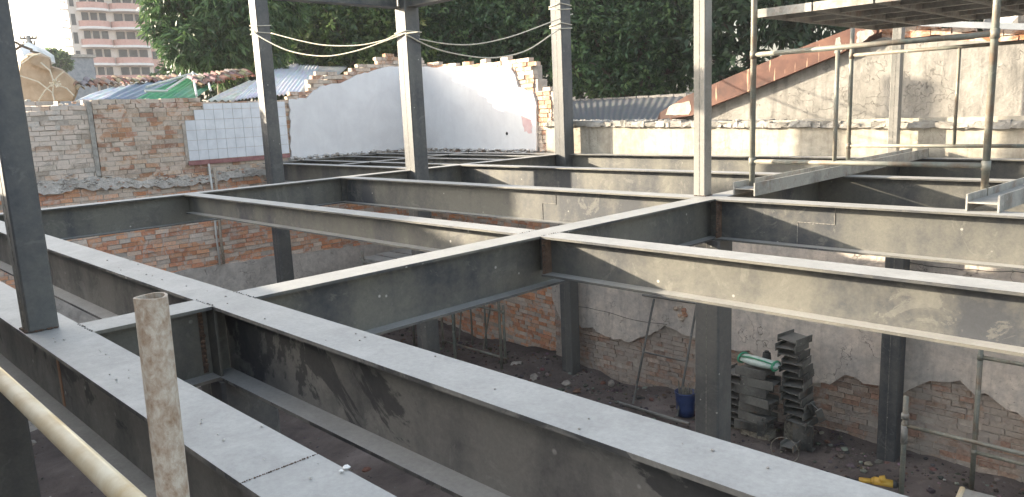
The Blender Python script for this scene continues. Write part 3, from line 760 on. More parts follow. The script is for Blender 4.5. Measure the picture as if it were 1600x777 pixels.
# leaning frame
t = thing('leaning_frame', 'thin rusty frame leaning against the back wall left of the bucket', 'frame', (-6.1, 8.6, G))
la, lb_ = at(989, 631, 2, G+.02), at(1022, 467, 1, 9.27); ra, rb = at(1058, 651, 2, G+.02), at(1089, 474, 1, 9.27)
for p, q_ in ((la, lb_), (ra, rb)): q = MB(); q.tube(p, q_, .017, 8); q.build('leg', M_OFFCUT, t, t.location)
q = MB(); q.tube(la.lerp(lb_, .49), ra.lerp(rb, .48), .014, 8); q.build('crossbar', M_OFFCUT, t, t.location)
q = MB(); q.tube(at(1004, 461, 1, 9.27), at(1095, 475, 1, 9.27), .02, 8); q.build('top_bar', M_OFFCUT, t, t.location)
q = MB(); q.tube(at(968, 630, 2, G+.03), at(1077, 663, 2, G+.03), .026, 8); tag(q.build('loose_pipe', M_OFFCUT), 'rusty pipe lying on the ground in front of the leaning frame', 'pipe')
# bucket
bp = at(1071, 648, 2, G); t = thing('bucket', 'blue plastic bucket full of scrap sticks beside the leaning frame', 'bucket', (bp.x, bp.y, G))
q = MB(); n = 24; vs = []; prof = [(.115, 0), (.122, .08), (.128, .1), (.126, .13), (.134, .22), (.139, .235), (.136, .25), (.145, .33), (.152, .335), (.152, .35), (.142, .35), (.125, .12)]
for r, z in prof:
    for i in range(n): vs.append((r*math.cos(6.2832*i/n), r*math.sin(6.2832*i/n), z))
q.add(vs, [(k*n+i, k*n+(i+1) % n, (k+1)*n+(i+1) % n, (k+1)*n+i) for k in range(len(prof)-1) for i in range(n)] + [tuple(range(n))[::-1], tuple((len(prof)-1)*n+i for i in range(n))])
q.build('pail', M_BLUE, t, smooth=True)
q = MB()
for i in range(26):
    a = random.random()*6.28; r = random.uniform(0, .1); p = Vector((r*math.cos(a), r*math.sin(a), .15)); q.tube(p, p + Vector((random.uniform(-.06,.06), random.uniform(-.06,.06), random.uniform(.2, .34))), random.uniform(.006, .014), 5)
tag(q.build('scrap_sticks', M_STICK, None), 'scrap sticks standing in the blue bucket', 'sticks').location = (bp.x, bp.y, G)
q = MB(); pts = [(.155*math.cos(a), -.02+.155*math.sin(a), .33-.10*math.sin(a)) for a in np.linspace(-.2, 3.3, 12)]; q.path(pts, .004, 5); q.build('handle', M_OFFCUT, t)

# offcuts of H beam
def offcut_proto(name, L, D=.24, Wf=.095, along='X'):
    """web horizontal (on its side), long axis X"""
    t = thing(name, '', 'beam offcut')
    for s in (-1, 1):
        q = MB(); q.box((-L/2, s*D/2 - .006, -Wf/2), (L/2, s*D/2 + .006, Wf/2)); q.build('flange', M_OFFCUT, t)
    q = MB(); q.box((-L/2+.001, -D/2+.006, -.005), (L/2-.001, D/2-.006, .005)); q.build('web', M_OFFCUT, t)
    return t
ordn = ['topmost', 'second', 'third', 'fourth', 'fifth', 'sixth', 'seventh', 'eighth', 'ninth', 'tenth', 'eleventh', 'bottom']
proto = None
def place_off(label, loc, rz, tilt=0, group='', kind='end', roll=0):
    global proto
    if kind not in PROTOS:
        PROTOS[kind] = offcut_proto('beam_offcut', *{'end': (.34, .26, .092), 'long': (.42, .24, .115), 'small': (.2, .16, .09)}[kind]); o = PROTOS[kind]
    else: o = copy_tree(PROTOS[kind])
    o.location = loc; o.rotation_euler = (tilt, roll, rz); o['label'] = label; o['group'] = group
    return o
PROTOS = {}
YS = 8.86
topp = at(1239, 530, 1, YS)
nr = 12; zb = at(1245, 655, 1, YS).z
for i in range(nr):
    s = i/(nr-1); z = topp.z + (zb - topp.z)*s
    x = topp.x + (at(1250, 640, 1, YS).x - topp.x)*s**1.5 + random.uniform(-.025, .025)
    place_off(f'{ordn[i]} H beam offcut of the tall leaning stack against the back wall', (x, YS+.05+random.uniform(-.03,.03), z), RD(90 + random.uniform(-9, 9)), random.uniform(-.05, .08) , 'offcuts in the tall leaning stack')
xc = at(1187, 600, 1, YS-.1).x; z1_ = at(1187, 578, 1, YS-.1).z
for i in range(7):
    z = z1_ - i*.122
    place_off(f'{ordn[i]} H beam offcut of the middle stack under the green sack', (xc + random.uniform(-.05, .05), YS-.12+random.uniform(-.04,.04), z), RD(random.uniform(-8, 8)), 0, 'offcuts in the middle stack', 'long')
xl = at(1150, 600, 1, YS).x; z2_ = at(1150, 583, 1, YS).z
for i in range(8):
    place_off(f'{ordn[i]} H beam offcut of the stack half hidden by the lower column', (xl + random.uniform(-.02, .02), YS+.05+random.uniform(-.03,.03), z2_ - i*.1), RD(90 + random.uniform(-6, 6)), 0, 'offcuts in the half hidden stack')
p = at(1275, 640, 1, YS); place_off('tilted H beam offcut resting against the right side of the tall stack', (p.x, YS+.02, p.z-.04), RD(90), 0, 'loose offcuts by the heap', 'small', 0).rotation_euler = (RD(25), RD(62), RD(80))
p = at(1190, 664, 1, 8.55); place_off('small H beam offcut standing on end in front of the middle stack', (p.x, 8.55, p.z - .02), 0, 0, 'loose offcuts by the heap', 'small').rotation_euler = (0, RD(90), RD(20))
p = at(1234, 685, 1, 8.6); place_off('small H beam offcut on the ground in front of the tall stack', (p.x, 8.62, G+.1), RD(90), 0, 'loose offcuts by the heap', 'small')
p = at(1255, 672, 1, 8.75); q = MB(); q.box((p.x-.13, 8.74, G+.02), (p.x+.12, 8.76, G+.36)); q.box((p.x-.13, 8.76, G+.02), (p.x+.12, 8.95, G+.03))
tag(q.build('steel_plate', M_OFFCUT), 'bent steel plate at the foot of the tall offcut stack', 'plate')
# supports under the small hidden gaps of the stacks
for xx, yy, zt_, w, lab in ((topp.x + .07, YS+.06, zb-.05, .15, 'timber block under the tall offcut stack'), (xc, YS-.12, z1_-6*.122-.06, .2, 'timber block under the middle offcut stack'), (xl, YS+.05, z2_-.75, .12, 'timber block under the half hidden stack')):
    if zt_ > G + .02:
        q = MB(); q.box((xx-w, yy-.1, G-.02), (xx+w, yy+.1, zt_), jit=.01); tag(q.build('timber_block', M_STICK), lab, 'block', 'blocks under the stacks')
# green and white sack + dark tin
p = at(1188, 561, 1, YS-.14); t = thing('plastic_sack', 'green and white plastic sack lying on the middle offcut stack', 'sack', (p.x, YS-.14, z1_+.06), RD(-6))
q = MB(); n = 14; vs = []
for k, (x, r) in enumerate(((-.26,.02),(-.24,.06),(-.1,.075),(.08,.07),(.22,.06),(.27,.02))):
    for i in range(n):
        a = 6.2832*i/n; vs.append((x, 1.5*r*math.cos(a), .062 + r*.8*math.sin(a)+.006*math.sin(x*30+i)))
q.add(vs, [(k*n+i, k*n+(i+1) % n, (k+1)*n+(i+1) % n, (k+1)*n+i) for k in range(5) for i in range(n)]); q.build('sack_body', M_WHITEBAG, t, smooth=True)
q = MB(); q.path([(-.255+.01*math.cos(a), .10*math.cos(a), .065+.062*math.sin(a)) for a in np.linspace(0, 6.28, 14)[:-1]], .014, 6, True); q.path([(.22, .09*math.cos(a), .06+.055*math.sin(a)) for a in np.linspace(0, 6.28, 14)[:-1]], .016, 6, True)
q.path([(-.25,-.075,.10),(-.1,-.085,.125),(.1,-.085,.12),(.24,-.06,.09)], .011, 6); q.build('green_trim', M_GREENBAG, t, smooth=True)
p = at(1198, 556, 1, YS); q = MB(); q.tube((p.x, YS, z1_+.06), (p.x, YS, z1_+.21), .065, 12, .05); q.tube((p.x, YS, z1_+.21), (p.x, YS, z1_+.235), .03, 10)
tag(q.build('dark_jar', M_BLACK, smooth=False), 'dark jar behind the green and white sack on the heap', 'jar')
# wire loop
p = at(1226, 706, 2, G+.15); q = MB(); q.path([(p.x + .17*math.cos(a), p.y + .05*math.cos(a)*.3, G+.17+.16*math.sin(a)) for a in np.linspace(0, 6.28, 22)[:-1]], .005, 6, True)
tag(q.build('wire_hoop', M_STICK, smooth=True), 'thin wire hoop standing on the ground before the offcut heap', 'hoop')
# yellow breaker
pa = at(1342, 750, 2, G+.06); pb = at(1398, 758, 2, G+.06); t = thing('demolition_hammer', 'yellow demolition hammer lying on the ground beside the lower right column', 'power tool', pa)
dd = (pb-pa)
q = MB(); q.tube(pa.lerp(pb, .42), pa.lerp(pb, .95), .062, 14, .05); q.tube(pa.lerp(pb, .34), pa.lerp(pb, .42), .04, 14, .062); q.tube(pa.lerp(pb,.6)+Vector((0,0,.03)), pa.lerp(pb,.75)+Vector((0,0,.05)), .05, 10); q.build('motor_housing', M_YEL, t, pa, True)
q = MB(); q.tube(pa, pa.lerp(pb, .36), .03, 12, .036); q.build('grip', M_YEL, t, pa, True)
q = MB(); q.tube(pa.lerp(pb, .95), pa.lerp(pb, 1.06), .054, 14); q.tube(pa.lerp(pb, 1.06), pa.lerp(pb, 1.2), .03, 12); q.build('chuck', M_BLACK, t, pa, True)
q = MB(); c0 = pa - dd*.02; q.path([pa, c0 + Vector((-.1, .03, -.03)), c0 + Vector((-.25, -.05, -.05)), c0 + Vector((-.45, .06, -.06)), c0 + Vector((-.7, .0, -.07))], .007, 6); q.build('cord', M_BLACK, t, pa, True)
# right hand pit scaffold
t = scaffold_frame('near pit scaffold with speckled post and coupler beside the yellow tool', (-2.52, 8.1, G), (-.75, 8.1, G), (at(1418, 620, 1, 8.1).z, -2.4), (-2.70,), [], .026, gp)
q = MB(); z_ = at(1416, 648, 1, 8.1).z; q.tube((-2.52, 8.1, z_-.05), (-2.52, 8.1, z_+.01), .038, 12); q.tube((-2.52, 8.1, z_-.32), (-2.52, 8.1, z_-.12), .034, 12); q.build('coupler', M_BOARD, t, (-2.52, 8.1, G), True)
scaffold_frame('far pit scaffold frame against the back wall at the right edge', (-2.06, 8.9, G), (-.35, 8.9, G), (-1.9, -1.9), (-2.075, -3.15), [], .026, gp)
t = thing('metal_plank', 'pale metal plank lying in front of the far pit scaffold', 'plank', (-1.9, 8.55, G))
q = MB(); M_ = Matrix.Translation((-1.25, 8.42, G+.12)) @ Matrix.Rotation(RD(4), 4, 'Z') @ Matrix.Rotation(RD(10), 4, 'X')
q.box((-.8, -.28, -.01), (.8, .26, .01), M=M_); q.build('deck', M_BOARD, t, t.location)
q = MB(); q.tube(M_ @ Vector((-.81, -.28, 0)), M_ @ Vector((-.81, .26, 0)), .03, 10); q.build('rolled_edge', M_CPIPE, t, t.location)
q = MB(); q.box((-1.9, 8.2, G-.02), (-.6, 8.3, G+.07)); q.box((-1.9, 8.55, G-.02), (-.6, 8.65, G+.13)); q.build('bearer', M_STICK, t, t.location)
# working platform seen under the left beams
t = thing('work_platform', 'low scaffold table with planks in the pit behind the long beams', 'platform', (-11.4, 7.9, G))
P = at(567, 408, 2, -1.8)
for dx, dy in ((0, 0), (2.4, 0), (0, 1.0), (2.4, 1.0)):
    q = MB(); q.tube((P.x+dx, P.y+dy, G), (P.x+dx, P.y+dy, -1.62), .024, 10); q.build('leg', M_SCAF, t, t.location, True)
for k in range(3):
    q = MB(); q.box((P.x-.15, P.y+.03+k*.33, -1.80+.01*k), (P.x+2.6, P.y+.34+k*.33, -1.76+.01*k)); q.build('plank', M_BOARD, t, t.location)
for dy in (0, 1.0):
    q = MB(); q.tube((P.x, P.y+dy, -1.83), (P.x+2.4, P.y+dy, -1.83), .02, 8); q.build('rail', M_SCAF, t, t.location)

# rubble
mb = MB(); cols_ = [(.07,.058,.052),(.09,.075,.068),(.12,.10,.09),(.15,.09,.065),(.20,.18,.16),(.05,.043,.04),(.06,.05,.045)]
for i in range(5200):
    x = random.uniform(-12.6, 2); y = random.uniform(-1, 9.3)
    if random.random() < .5: y = 9.3 - abs(random.gauss(0, .55))
    s = min(.09, .005 + random.expovariate(1/.010)); mb.rock((x, y, G - .02 + hill(x, y) + s*.2), s, tuple(c*random.uniform(.8,1.2) for c in random.choice(cols_)))
for i in range(110):
    x = random.uniform(-12, 2); y = random.uniform(0, 9.2); mb.rock((x, y, G + hill(x, y)), random.uniform(.006, .02), (.42, .40, .37))
tag(mb.build('rubble', M_STONE), kind='stuff')
for k, (px, py, s, lab) in enumerate(((835, 592, .10, 'pale upright concrete chunk near the many-barred scaffold foot'), (808, 572, .13, 'long flat concrete piece beside the scaffold foot board'),
        (885, 600, .08, 'broken brick lump left of the rope-wound column foot'), (50, 692, .06, 'pale lump on the dark ground in the lower left corner'), (955, 600, .07, 'brown lump at the foot of the back wall by the leaning frame'))):
    p = at(px, py, 2, G + .03); mb = MB(); mb.rock(p, s, random.choice([(.34,.31,.28),(.28,.25,.22)]), 1.0); tag(mb.build('concrete_chunk', M_STONE), lab, 'rubble chunk', 'larger chunks in the pit')

# ---------------------------------------------------------------- gable house behind the cream wall
YG = 9.78
def GP(px, py): p = at(px, py, 1, YG); return (p.x, p.z)
gh = thing('gable_house', 'neighbouring house gable of splashed cement with rusty barge sheet above back wall', 'house', (-3, YG, G))
poly = [GP(*p) for p in ((1040,200),(1080,181),(1150,151),(1312,83),(1380,58),(1412,62))] + [(GP(1600, 66)[0], GP(1600, 66)[1]), (3.5, GP(1600, 66)[1]-.55), (3.5, -.5), (GP(1040,200)[0], -.5)]
prism(jag(poly, .25, .008, (5, 6, 7, 8, 9)), lambda u, v, d: Vector((u, YG + d, v)), .25, 'gable_wall', M_GABLE, gh, gh.location)
# low spread of render at the foot
pa_, pb_ = GP(1395, 44), GP(1600, 54)
slope = (pb_[1]-pa_[1])/(pb_[0]-pa_[0])
brick_wall(gh, (0, YG+.035, 0), (1, 0, 0), (0, -1, 0), GP(1376,50)[0], 3.0, .85, lambda x: pa_[1] + slope*(x-pa_[0]) + .06, M_BRICK, [(.44,.18,.09),(.48,.24,.14),(.5,.40,.32),(.42,.2,.12)], 'verge_bricks')
M_CAP = simple('zinc_cap', (.16, .18, .20), (.27, .29, .32), 3, .6, .05, .01, .1)
q = MB(); A = at(1372, 34, 1, YG-.1); Bq = at(1600, 42, 1, YG-.1); dirv = (Bq - A); Cc = A + dirv*3.2
q.path([A, Cc], .045, 4); q.box((0,0,0),(.001,.001,.001)); q.v = q.v[:8]; q.f = q.f[:6]; q.c = q.c[:6]
q.build('ridge_cap', M_CAP, gh, gh.location)
M_PEEL = simple('peeling_paint', (.30, .24, .20), (.50, .44, .37), 14, .8)
# rusty barge sheet
up_ = [(1031,177),(1072,150),(1150,116),(1250,86),(1303,41.6),(1371,37)]
poly = [at(*p, 1, YG-.12) for p in ((1027,187),(1031,176),(1072,150),(1150,116),(1250,75),(1330,44),(1371,36),(1369,52),(1312,84),(1150,151),(1113,165),(1080,181))]
prism([(p.x, p.z) for p in poly], lambda u, v, d: Vector((u, YG - .12 + d, v)), .10, 'barge_sheet', M_RUSTSHEET, gh, gh.location)
poly = [at(*p, 1, YG-.124) for p in ((1040,180),(1045,167),(1055,162),(1077,158),(1080,172),(1076,179))]
prism(jag([(p.x, p.z) for p in poly], .05, .01), lambda u, v, d: Vector((u, YG - .124 + d, v)), .003, 'peeling_paint_patch', M_PEEL, gh, gh.location)
for (a, b, c_, d_, nm) in (((1303, 84), (1306, 60), (1312, 58), (1316, 80), 'rust'), ((1338,72),(1340,50),(1360,44),(1366,52),'w')):
    poly = [at(*p, 1, YG-.123) for p in (a, b, c_, d_)]
    prism(jag([(p.x, p.z) for p in poly], .03, .012), lambda u, v, d: Vector((u, YG - .123 + d, v)), .002, 'bare_metal_patch', M_CONC, gh, gh.location)
# roof slope behind the gable (gives the house its volume)
q = MB(); zg = GP(1371, 50)
ridge = Vector((zg[0], YG+.2, zg[1]+.08)); low_ = Vector((GP(1035,190)[0], YG+.2, GP(1035,190)[1]+.05))
q.add([low_, ridge, ridge + Vector((0, 5, 0)), low_ + Vector((0, 5, 0)), low_ - Vector((0,0,.06)), ridge - Vector((0,0,.06)), ridge + Vector((0, 5, -.06)), low_ + Vector((0, 5, -.06))], [(0,1,2,3),(7,6,5,4),(0,4,5,1),(3,2,6,7),(0,3,7,4),(1,5,6,2)])
q.build('roof', M_RUSTSHEET, gh, gh.location)
# crumpled sheet at the right
M_ALU = simple('crumpled_metal', (.22, .215, .21), (.40, .39, .37), 6, .5, .8, .04, .4)
q = MB(); p = at(1590, 28, 1, YG+.3); 
for i in range(9):
    for j in range(5):
        a = p + Vector((-.32 + i*.11, random.uniform(-.05, .05), -.16 + j*.08)); q.v.append(tuple(a + Vector((0, .05*math.sin(i*2.1), .02*math.sin(i*1.7+j)))))
for i in range(8):
    for j in range(4): q.f.append((i*5+j, (i+1)*5+j, (i+1)*5+j+1, i*5+j+1)); q.c.append(None)
o = q.build('crumpled_sheet', M_ALU); tag(o, 'crumpled metal roofing sheet on top of the gable at the upper right', 'metal sheet')
sm = o.modifiers.new('s', 'SOLIDIFY'); sm.thickness = .01

# ---------------------------------------------------------------- corrugated roofs
def corr(parent_, name, quad, rows, colr, pitch=.08, amp=.018, mat=None, n2=8):
    """quad: four corners a (low-left) b (low-right) c (high-right) d (high-left); ribs run from a-b edge to d-c edge"""
    a, b, c, d = [Vector(p) for p in quad]; W_ = (b - a).length; n = max(4, int(W_/pitch)*6)
    nrm = (b - a).cross(d - a).normalized(); nrm = nrm if nrm.z > 0 else -nrm; q = MB(); vs = []
    for j in range(rows+1):
        t_ = j/rows
        for i in range(n+1):
            s = i/n; P = a.lerp(b, s).lerp(d.lerp(c, s), t_); vs.append(P + nrm*amp*math.sin(s*n/6*2*math.pi) + nrm*.01*math.sin(t_*5+s*3))
    fs = [(j*(n+1)+i, j*(n+1)+i+1, (j+1)*(n+1)+i+1, (j+1)*(n+1)+i) for j in range(rows) for i in range(n)]
    q.add(vs, fs)
    q.c = [tuple(x*random.uniform(.9, 1.1) for x in colr) for _ in fs]
    o = q.build(name, mat or M_ROOFV, parent_, parent_.location if parent_ else None, True)
    md = o.modifiers.new('s', 'SOLIDIFY'); md.thickness = .006
    return o
RP = (XW - .2, 0, 1.12); RN = Vector((.15, 0, 1))            # roof slope rising away behind the left wall
def RQ(*px): return [atp(x, y, RP, RN) for x, y in px]
gr_ = 'corrugated sheets on the low roof behind the brick wall'
sheets = [
 (((118,158),(160,158),(212,133),(178,134)), (.66,.67,.68), 'white corrugated sheet at the left of the low roof'),
 (((160,158),(214,158),(283,124),(212,130)), (.17,.22,.28), 'blue grey corrugated sheet beside the white one'),
 (((208,158),(262,158),(318,120),(270,127)), (.05,.30,.13), 'green corrugated sheet with bright green edge'),
 (((262,158),(300,158),(352,118),(318,120)), (.06,.24,.13), 'darker green corrugated sheet'),
 (((322,158),(366,158),(420,124),(388,126)), (.55,.53,.48), 'dirty pale corrugated sheet left of the left big column'),
 (((366,158),(425,151),(470,98),(418,112)), (.62,.63,.66), 'pale lilac corrugated sheet behind the left big column'),
 (((425,150),(470,147),(500,104),(466,98)), (.66,.67,.70), 'white corrugated sheet right of the left big column'),
 (((468,148),(515,128),(545,104),(500,104)), (.52,.51,.49), 'worn grey corrugated sheet before the white wall')]
for k, (qd, c_, lab) in enumerate(sheets):
    pl = RQ(*qd)
    pl = [p + Vector((0, 0, .012*(k % 2))) for p in pl]
    tag(corr(None, 'roof_sheet', pl, 10, c_, .10, .015), lab, 'roof sheet', gr_)
# clay tile ridge behind sheets
def tiles(label, pa, pb, wid, rows):
    mb = MB(); pa = Vector(pa); pb = Vector(pb); n = int((pb-pa).length/.16); dv = (pb-pa)/n; back = Vector((-1, .1, .22)).normalized()*.26
    for r in range(rows):
        for i in range(n):
            p = pa + dv*i + back*r + Vector((0, 0, random.uniform(-.03, .04))); c_ = tuple(x*random.uniform(.7, 1.2) for x in random.choice([(.22,.11,.075),(.19,.12,.09),(.27,.19,.14),(.24,.19,.16)]))
            pts = []; k = 6
            for e in (0, 1):
                for j in range(k+1):
                    a = math.pi*j/k; pts.append(p + back*1.15*e + dv.normalized()*(.075*math.cos(a)) + Vector((0, 0, .05*math.sin(a))))
            mb.add(pts, [(j, j+1, k+1+j+1, k+1+j) for j in range(k)], c_)
    o = mb.build('clay_tiles', M_BRICKD if False else M_STONE, None); md = o.modifiers.new('s', 'SOLIDIFY'); md.thickness = .012
    return tag(o, label, 'roof tiles')
a_ = atp(128, 143, RP, RN); b__ = atp(285, 124, RP, RN); tiles('row of weathered red clay tiles behind the coloured sheets', a_ + Vector((0,0,.05)), b__ + Vector((0,0,-.02)), 0, 2)
a_ = atp(318, 140, RP, RN); b__ = atp(400, 118, RP, RN); tiles('heap of broken clay tiles left of the left big column', a_ + Vector((0,0,.06)), b__ + Vector((0,0,.0)), 0, 3)
# roof body under the sheets
q = MB(); c0 = RQ((60,165),(600,165),(600,104),(60,150))
q.box((-19, 2.2, .4), (XW-.35, 9.3, .9)); 
hb = thing('low_house', 'low house under the corrugated sheets beyond the left brick wall', 'house', (-16, 5, G))
q.build('roof_deck', M_CONC, hb, hb.location); q = MB(); q.box((-18.8, 2.3, G), (XW-.4, 9.2, .4)); q.build('wall', M_GREYR, hb, hb.location)
# leaning light frame of thin battens over the sheets
t = thing('batten_frame', 'pale battens propped over the green sheets', 'frame', atp(310, 158, RP, RN))
for (a, b) in (((308,157),(302,120)),((302,120),(262,150)),((302,120),(325,133)),((326,133),(330,150)),((262,150),(228,152)),((300,121),(230,145))):
    A = atp(*a, RP, RN) + Vector((0,0,.08)); Bq = atp(*b, RP, RN) + Vector((0,0,.10)); q = MB(); q.tube(A, Bq, .022, 6); q.build('batten', M_CONDUIT, t, t.location)

# dark fibre cement roof behind the yellow wall
q0 = [at(893, 192, 1, 9.75), at(1048, 192, 1, 9.75), at(1085, 150, 1, 13.2), at(880, 157, 1, 13.2)]
dr = thing('grey_roof', 'dark grey corrugated roof between the rope-wound column and rusty sheet', 'roof', (-8, 10, G))
corr(dr, 'corrugated_covering', q0, 10, (.07, .07, .07), .10, .008)
q = MB(); q.box((q0[3].x, 13.15, G), (q0[2].x+1.5, 13.35, .72)); q.build('wall', M_GREYR, dr, dr.location)
q = MB(); x = q0[3].x
while x < q0[2].x: q.box((x, 13.1, q0[2].z-.02), (x+.28, 13.35, q0[2].z+.05), (.2,.19,.18), jit=.01); x += .3
q.build('ridge_cap', M_STONE, dr, dr.location)

# wrapped bundle on the roof at the left
def BPt(px, py, d=13.6): return atd(px, py, d)
t = thing('cardboard_bundle', 'big roped bundle of flattened cardboard and plastic above the left wall', 'bundle', BPt(75, 158))
out = [(28,160),(26,120),(30,94),(44,84),(63,82),(79,90),(81,103),(97,108),(119,126),(122,144),(116,158)]
Dn = Vector(R3[2]); Rr = Vector(R3[0])
mb = MB(); n = len(out); ctrs = []
for lay, (dep, sh) in enumerate(((13.1, .93), (13.2, 1.), (13.9, 1.0), (14.6, .9))):
    for (px, py) in out:
        cx, cy = 72, 128; mb.v.append(tuple(atd(cx + (px-cx)*sh, cy + (py-cy)*sh, dep)))
for l_ in range(3):
    for i in range(n): mb.f.append((l_*n+i, l_*n+(i+1) % n, (l_+1)*n+(i+1) % n, (l_+1)*n+i)); mb.c.append(None)
mb.f.append(tuple(range(n))[::-1]); mb.c.append(None); mb.f.append(tuple(range(3*n, 4*n))); mb.c.append(None)
mb.build('cardboard_mass', M_CARD, t, t.location)
q = MB()
for pr in (((48,100),(42,86),(76,90),(80,112)),):
    A = [atd(x_, y_, 13.0) for x_, y_ in pr]; Bk = [atd(x_, y_, 13.12) for x_, y_ in pr]; q.add(A + Bk, [(0,1,2,3),(7,6,5,4),(0,4,5,1),(1,5,6,2),(2,6,7,3),(3,7,4,0)])
q.build('cardboard_flap', M_CARD, t, t.location)
q = MB()
for pts in (((30,118),(60,128),(82,145),(85,158)),((85,128),(70,142),(60,158)),((80,132),(92,118),(100,112)),((86,132),(104,138),(116,150)),((34,100),(50,88),(64,84)),((82,150),(84,128),(78,110),(64,98))):
    q.path([atd(x_, y_, 12.98) for x_, y_ in pts], .012, 6)
for i in range(14):
    a = random.random()*6.28; q.path([atd(86, 131, 12.97), atd(86+9*math.cos(a), 131+6*math.sin(a), 12.9)], .01, 5)
q.build('tie_rope', M_ROPE, t, t.location)
M_PLAS = simple('clear_plastic', (.55, .55, .54), (.72, .72, .70), 4, .3, .5, .03)
q = MB(); A = [atd(*p, dd_) for p, dd_ in (((26,98),13.3),((30,74),13.5),((44,66),13.8),((58,76),13.6),((60,88),13.3),((40,94),13.1))]
q.add(A + [p + Dn*.5 for p in A], [tuple(range(6)), tuple(range(6, 12))[::-1]] + [(i, 6+i, 6+(i+1) % 6, (i+1) % 6) for i in range(6)]); q.build('plastic_sheet', M_PLAS, t, t.location)
q = MB()
for pts in (((24,66),(34,72),(50,78)),((24,78),(36,70)),((48,80),(62,84))): q.path([atd(x_, y_, 13.2) for x_, y_ in pts], .022, 6)
q.build('stick', M_BARK, t, t.location)

# ---------------------------------------------------------------- pink tower
DT = 105
def tw(px, py, d=DT): return atd(px, py, d)
base = at(180, 130, 2, .72)  # direction only
dirT = Vector((ray(199, 100)[0], ray(199, 100)[1], 0)).normalized(); T0 = dirT * (DT * 1.12); rightT = Vector((-dirT.y, dirT.x, 0)) * -1
M_PINKW = simple('pink_render', (.52, .29, .24), (.62, .38, .33), 3, .9)
M_WHITET = simple('white_slab', (.72, .69, .66), (.78, .76, .74), 3, .9)
M_PALE = simple('pale_render', (.62, .55, .49), (.70, .64, .58), 3, .9)
M_GLASSD = simple('dark_window', (.02, .025, .03), (.05, .055, .06), 2, .6, 0)
tb_ = thing('apartment_tower', 'tall pink apartment tower with curved balconies beyond the roofs', 'building', (T0.x, T0.y, G), math.atan2(rightT.y, rightT.x) + RD(14))
def tbox(name, boxes, mat, par=None):
    q = MB()
    for a, b in boxes: q.box(a, b)
    return q.build(name, mat, par or tb_)
Wl, FH = -6.2, 2.32
tbox('wall', [((Wl, .2, 0), (3.3, 14, 42))], M_PALE)
tbox('wall', [((3.32, .9, 0), (5.2, 12, 42))], M_PINKW)
tbox('wall', [((5.22, 1.8, 0), (8.6, 10, 11.2))], M_PINKW)
for f_ in range(16):
    z = .9 + f_*FH
    for cx, rw, dp in ((-3.3, 1.85, 1.3), (.95, 2.3, 1.6)):
        pts = [(cx + rw*math.cos(math.pi*(1 + j/12)), .2 + dp*math.sin(math.pi*(1 + j/12))) for j in range(13)]; n = 13
        for z0_, z1_q, mt, nm, sc_ in ((0, .30, M_WHITET, 'balcony_slab', 1.07), (.30, 1.05, M_PINKW, 'balcony_parapet', 1.0)):
            q = MB(); ps = [(cx + (x-cx)*sc_, .2 + (y-.2)*sc_) for x, y in pts]
            q.add([(x, y, z+z0_) for x, y in ps] + [(x, y, z+z1_q) for x, y in ps], [(i, (i+1) % n, n+(i+1) % n, n+i) for i in range(n)] + [tuple(range(n))[::-1], tuple(range(n, 2*n))])
            q.build(nm, mt, tb_)
        ww = rw*1.7/3
        for k in range(3):
            x = cx - rw*.85 + k*ww; fr_ = tbox('window_frame', [((x+.04, .06, z+1.08), (x+ww-.04, .19, z+2.25))], M_PALE)
            tbox('window', [((x+.12, .03, z+1.1), (x+ww-.12, .058, z+2.15))], M_GLASSD, fr_)
    tbox('window', [((3.6, .84, z+1.0), (4.2, .89, z+2.0))], M_GLASSD)
    tbox('window', [((Wl+.25, .14, z+.5), (Wl+.75, .19, z+1.9))], M_GLASSD)
    if f_ < 4: tbox('window', [((6.0, 1.74, z+1.0), (6.5, 1.79, z+1.9))], M_GLASSD)
    tbox('side_ledge', [((Wl-.9, .5, z+.1), (Wl-.02, 1.2, z+.28))], M_WHITET); tbox('side_ledge', [((Wl-.6, 1.6, z+1.2), (Wl-.02, 2.4, z+1.38))], M_WHITET)
# grey block
gb = thing('distant_building', 'small hazy grey building left of the pink tower', 'building', (*(atd(110, 110, 70))[:2], G), 0)
d_ = Vector(ray(110, 110)); q = MB(); q.box((-1.6, -1.6, 0), (1.6, 1.6, atd(110, 92, 70).z - G)); q.build('wall', M_CAP, gb)
q = MB(); q.box((-1.8, -1.8, atd(110, 92, 70).z - G+.002), (1.8, 1.8, atd(110, 92, 70).z - G + .25)); q.build('roof', M_CONC, gb)
# utility pole
t = thing('utility_pole', 'distant utility pole with crossarms above the roped bundle', 'pole', (*(atd(46, 70, 40))[:2], G))
zt_ = atd(46, 56, 40).z - G; q = MB(); q.tube((0, 0, 0), (0, 0, zt_), .16, 10, .11); q.build('shaft', M_CONC, t, smooth=True)
Rv = Vector((R3[0][0], R3[0][1], 0)).normalized()
for k, (dz, w) in enumerate(((.15, .42), (.45, .28))):
    q = MB(); q.tube(Rv*-w + Vector((0, 0, zt_-dz)), Rv*w + Vector((0, 0, zt_-dz)), .05, 6)
    for s in (-1, -.5, .5, 1): q.tube(Rv*w*s + Vector((0, 0, zt_-dz)), Rv*w*s + Vector((0, 0, zt_-dz+.18)), .035, 6)
    q.build('crossarm', M_BARK, t)

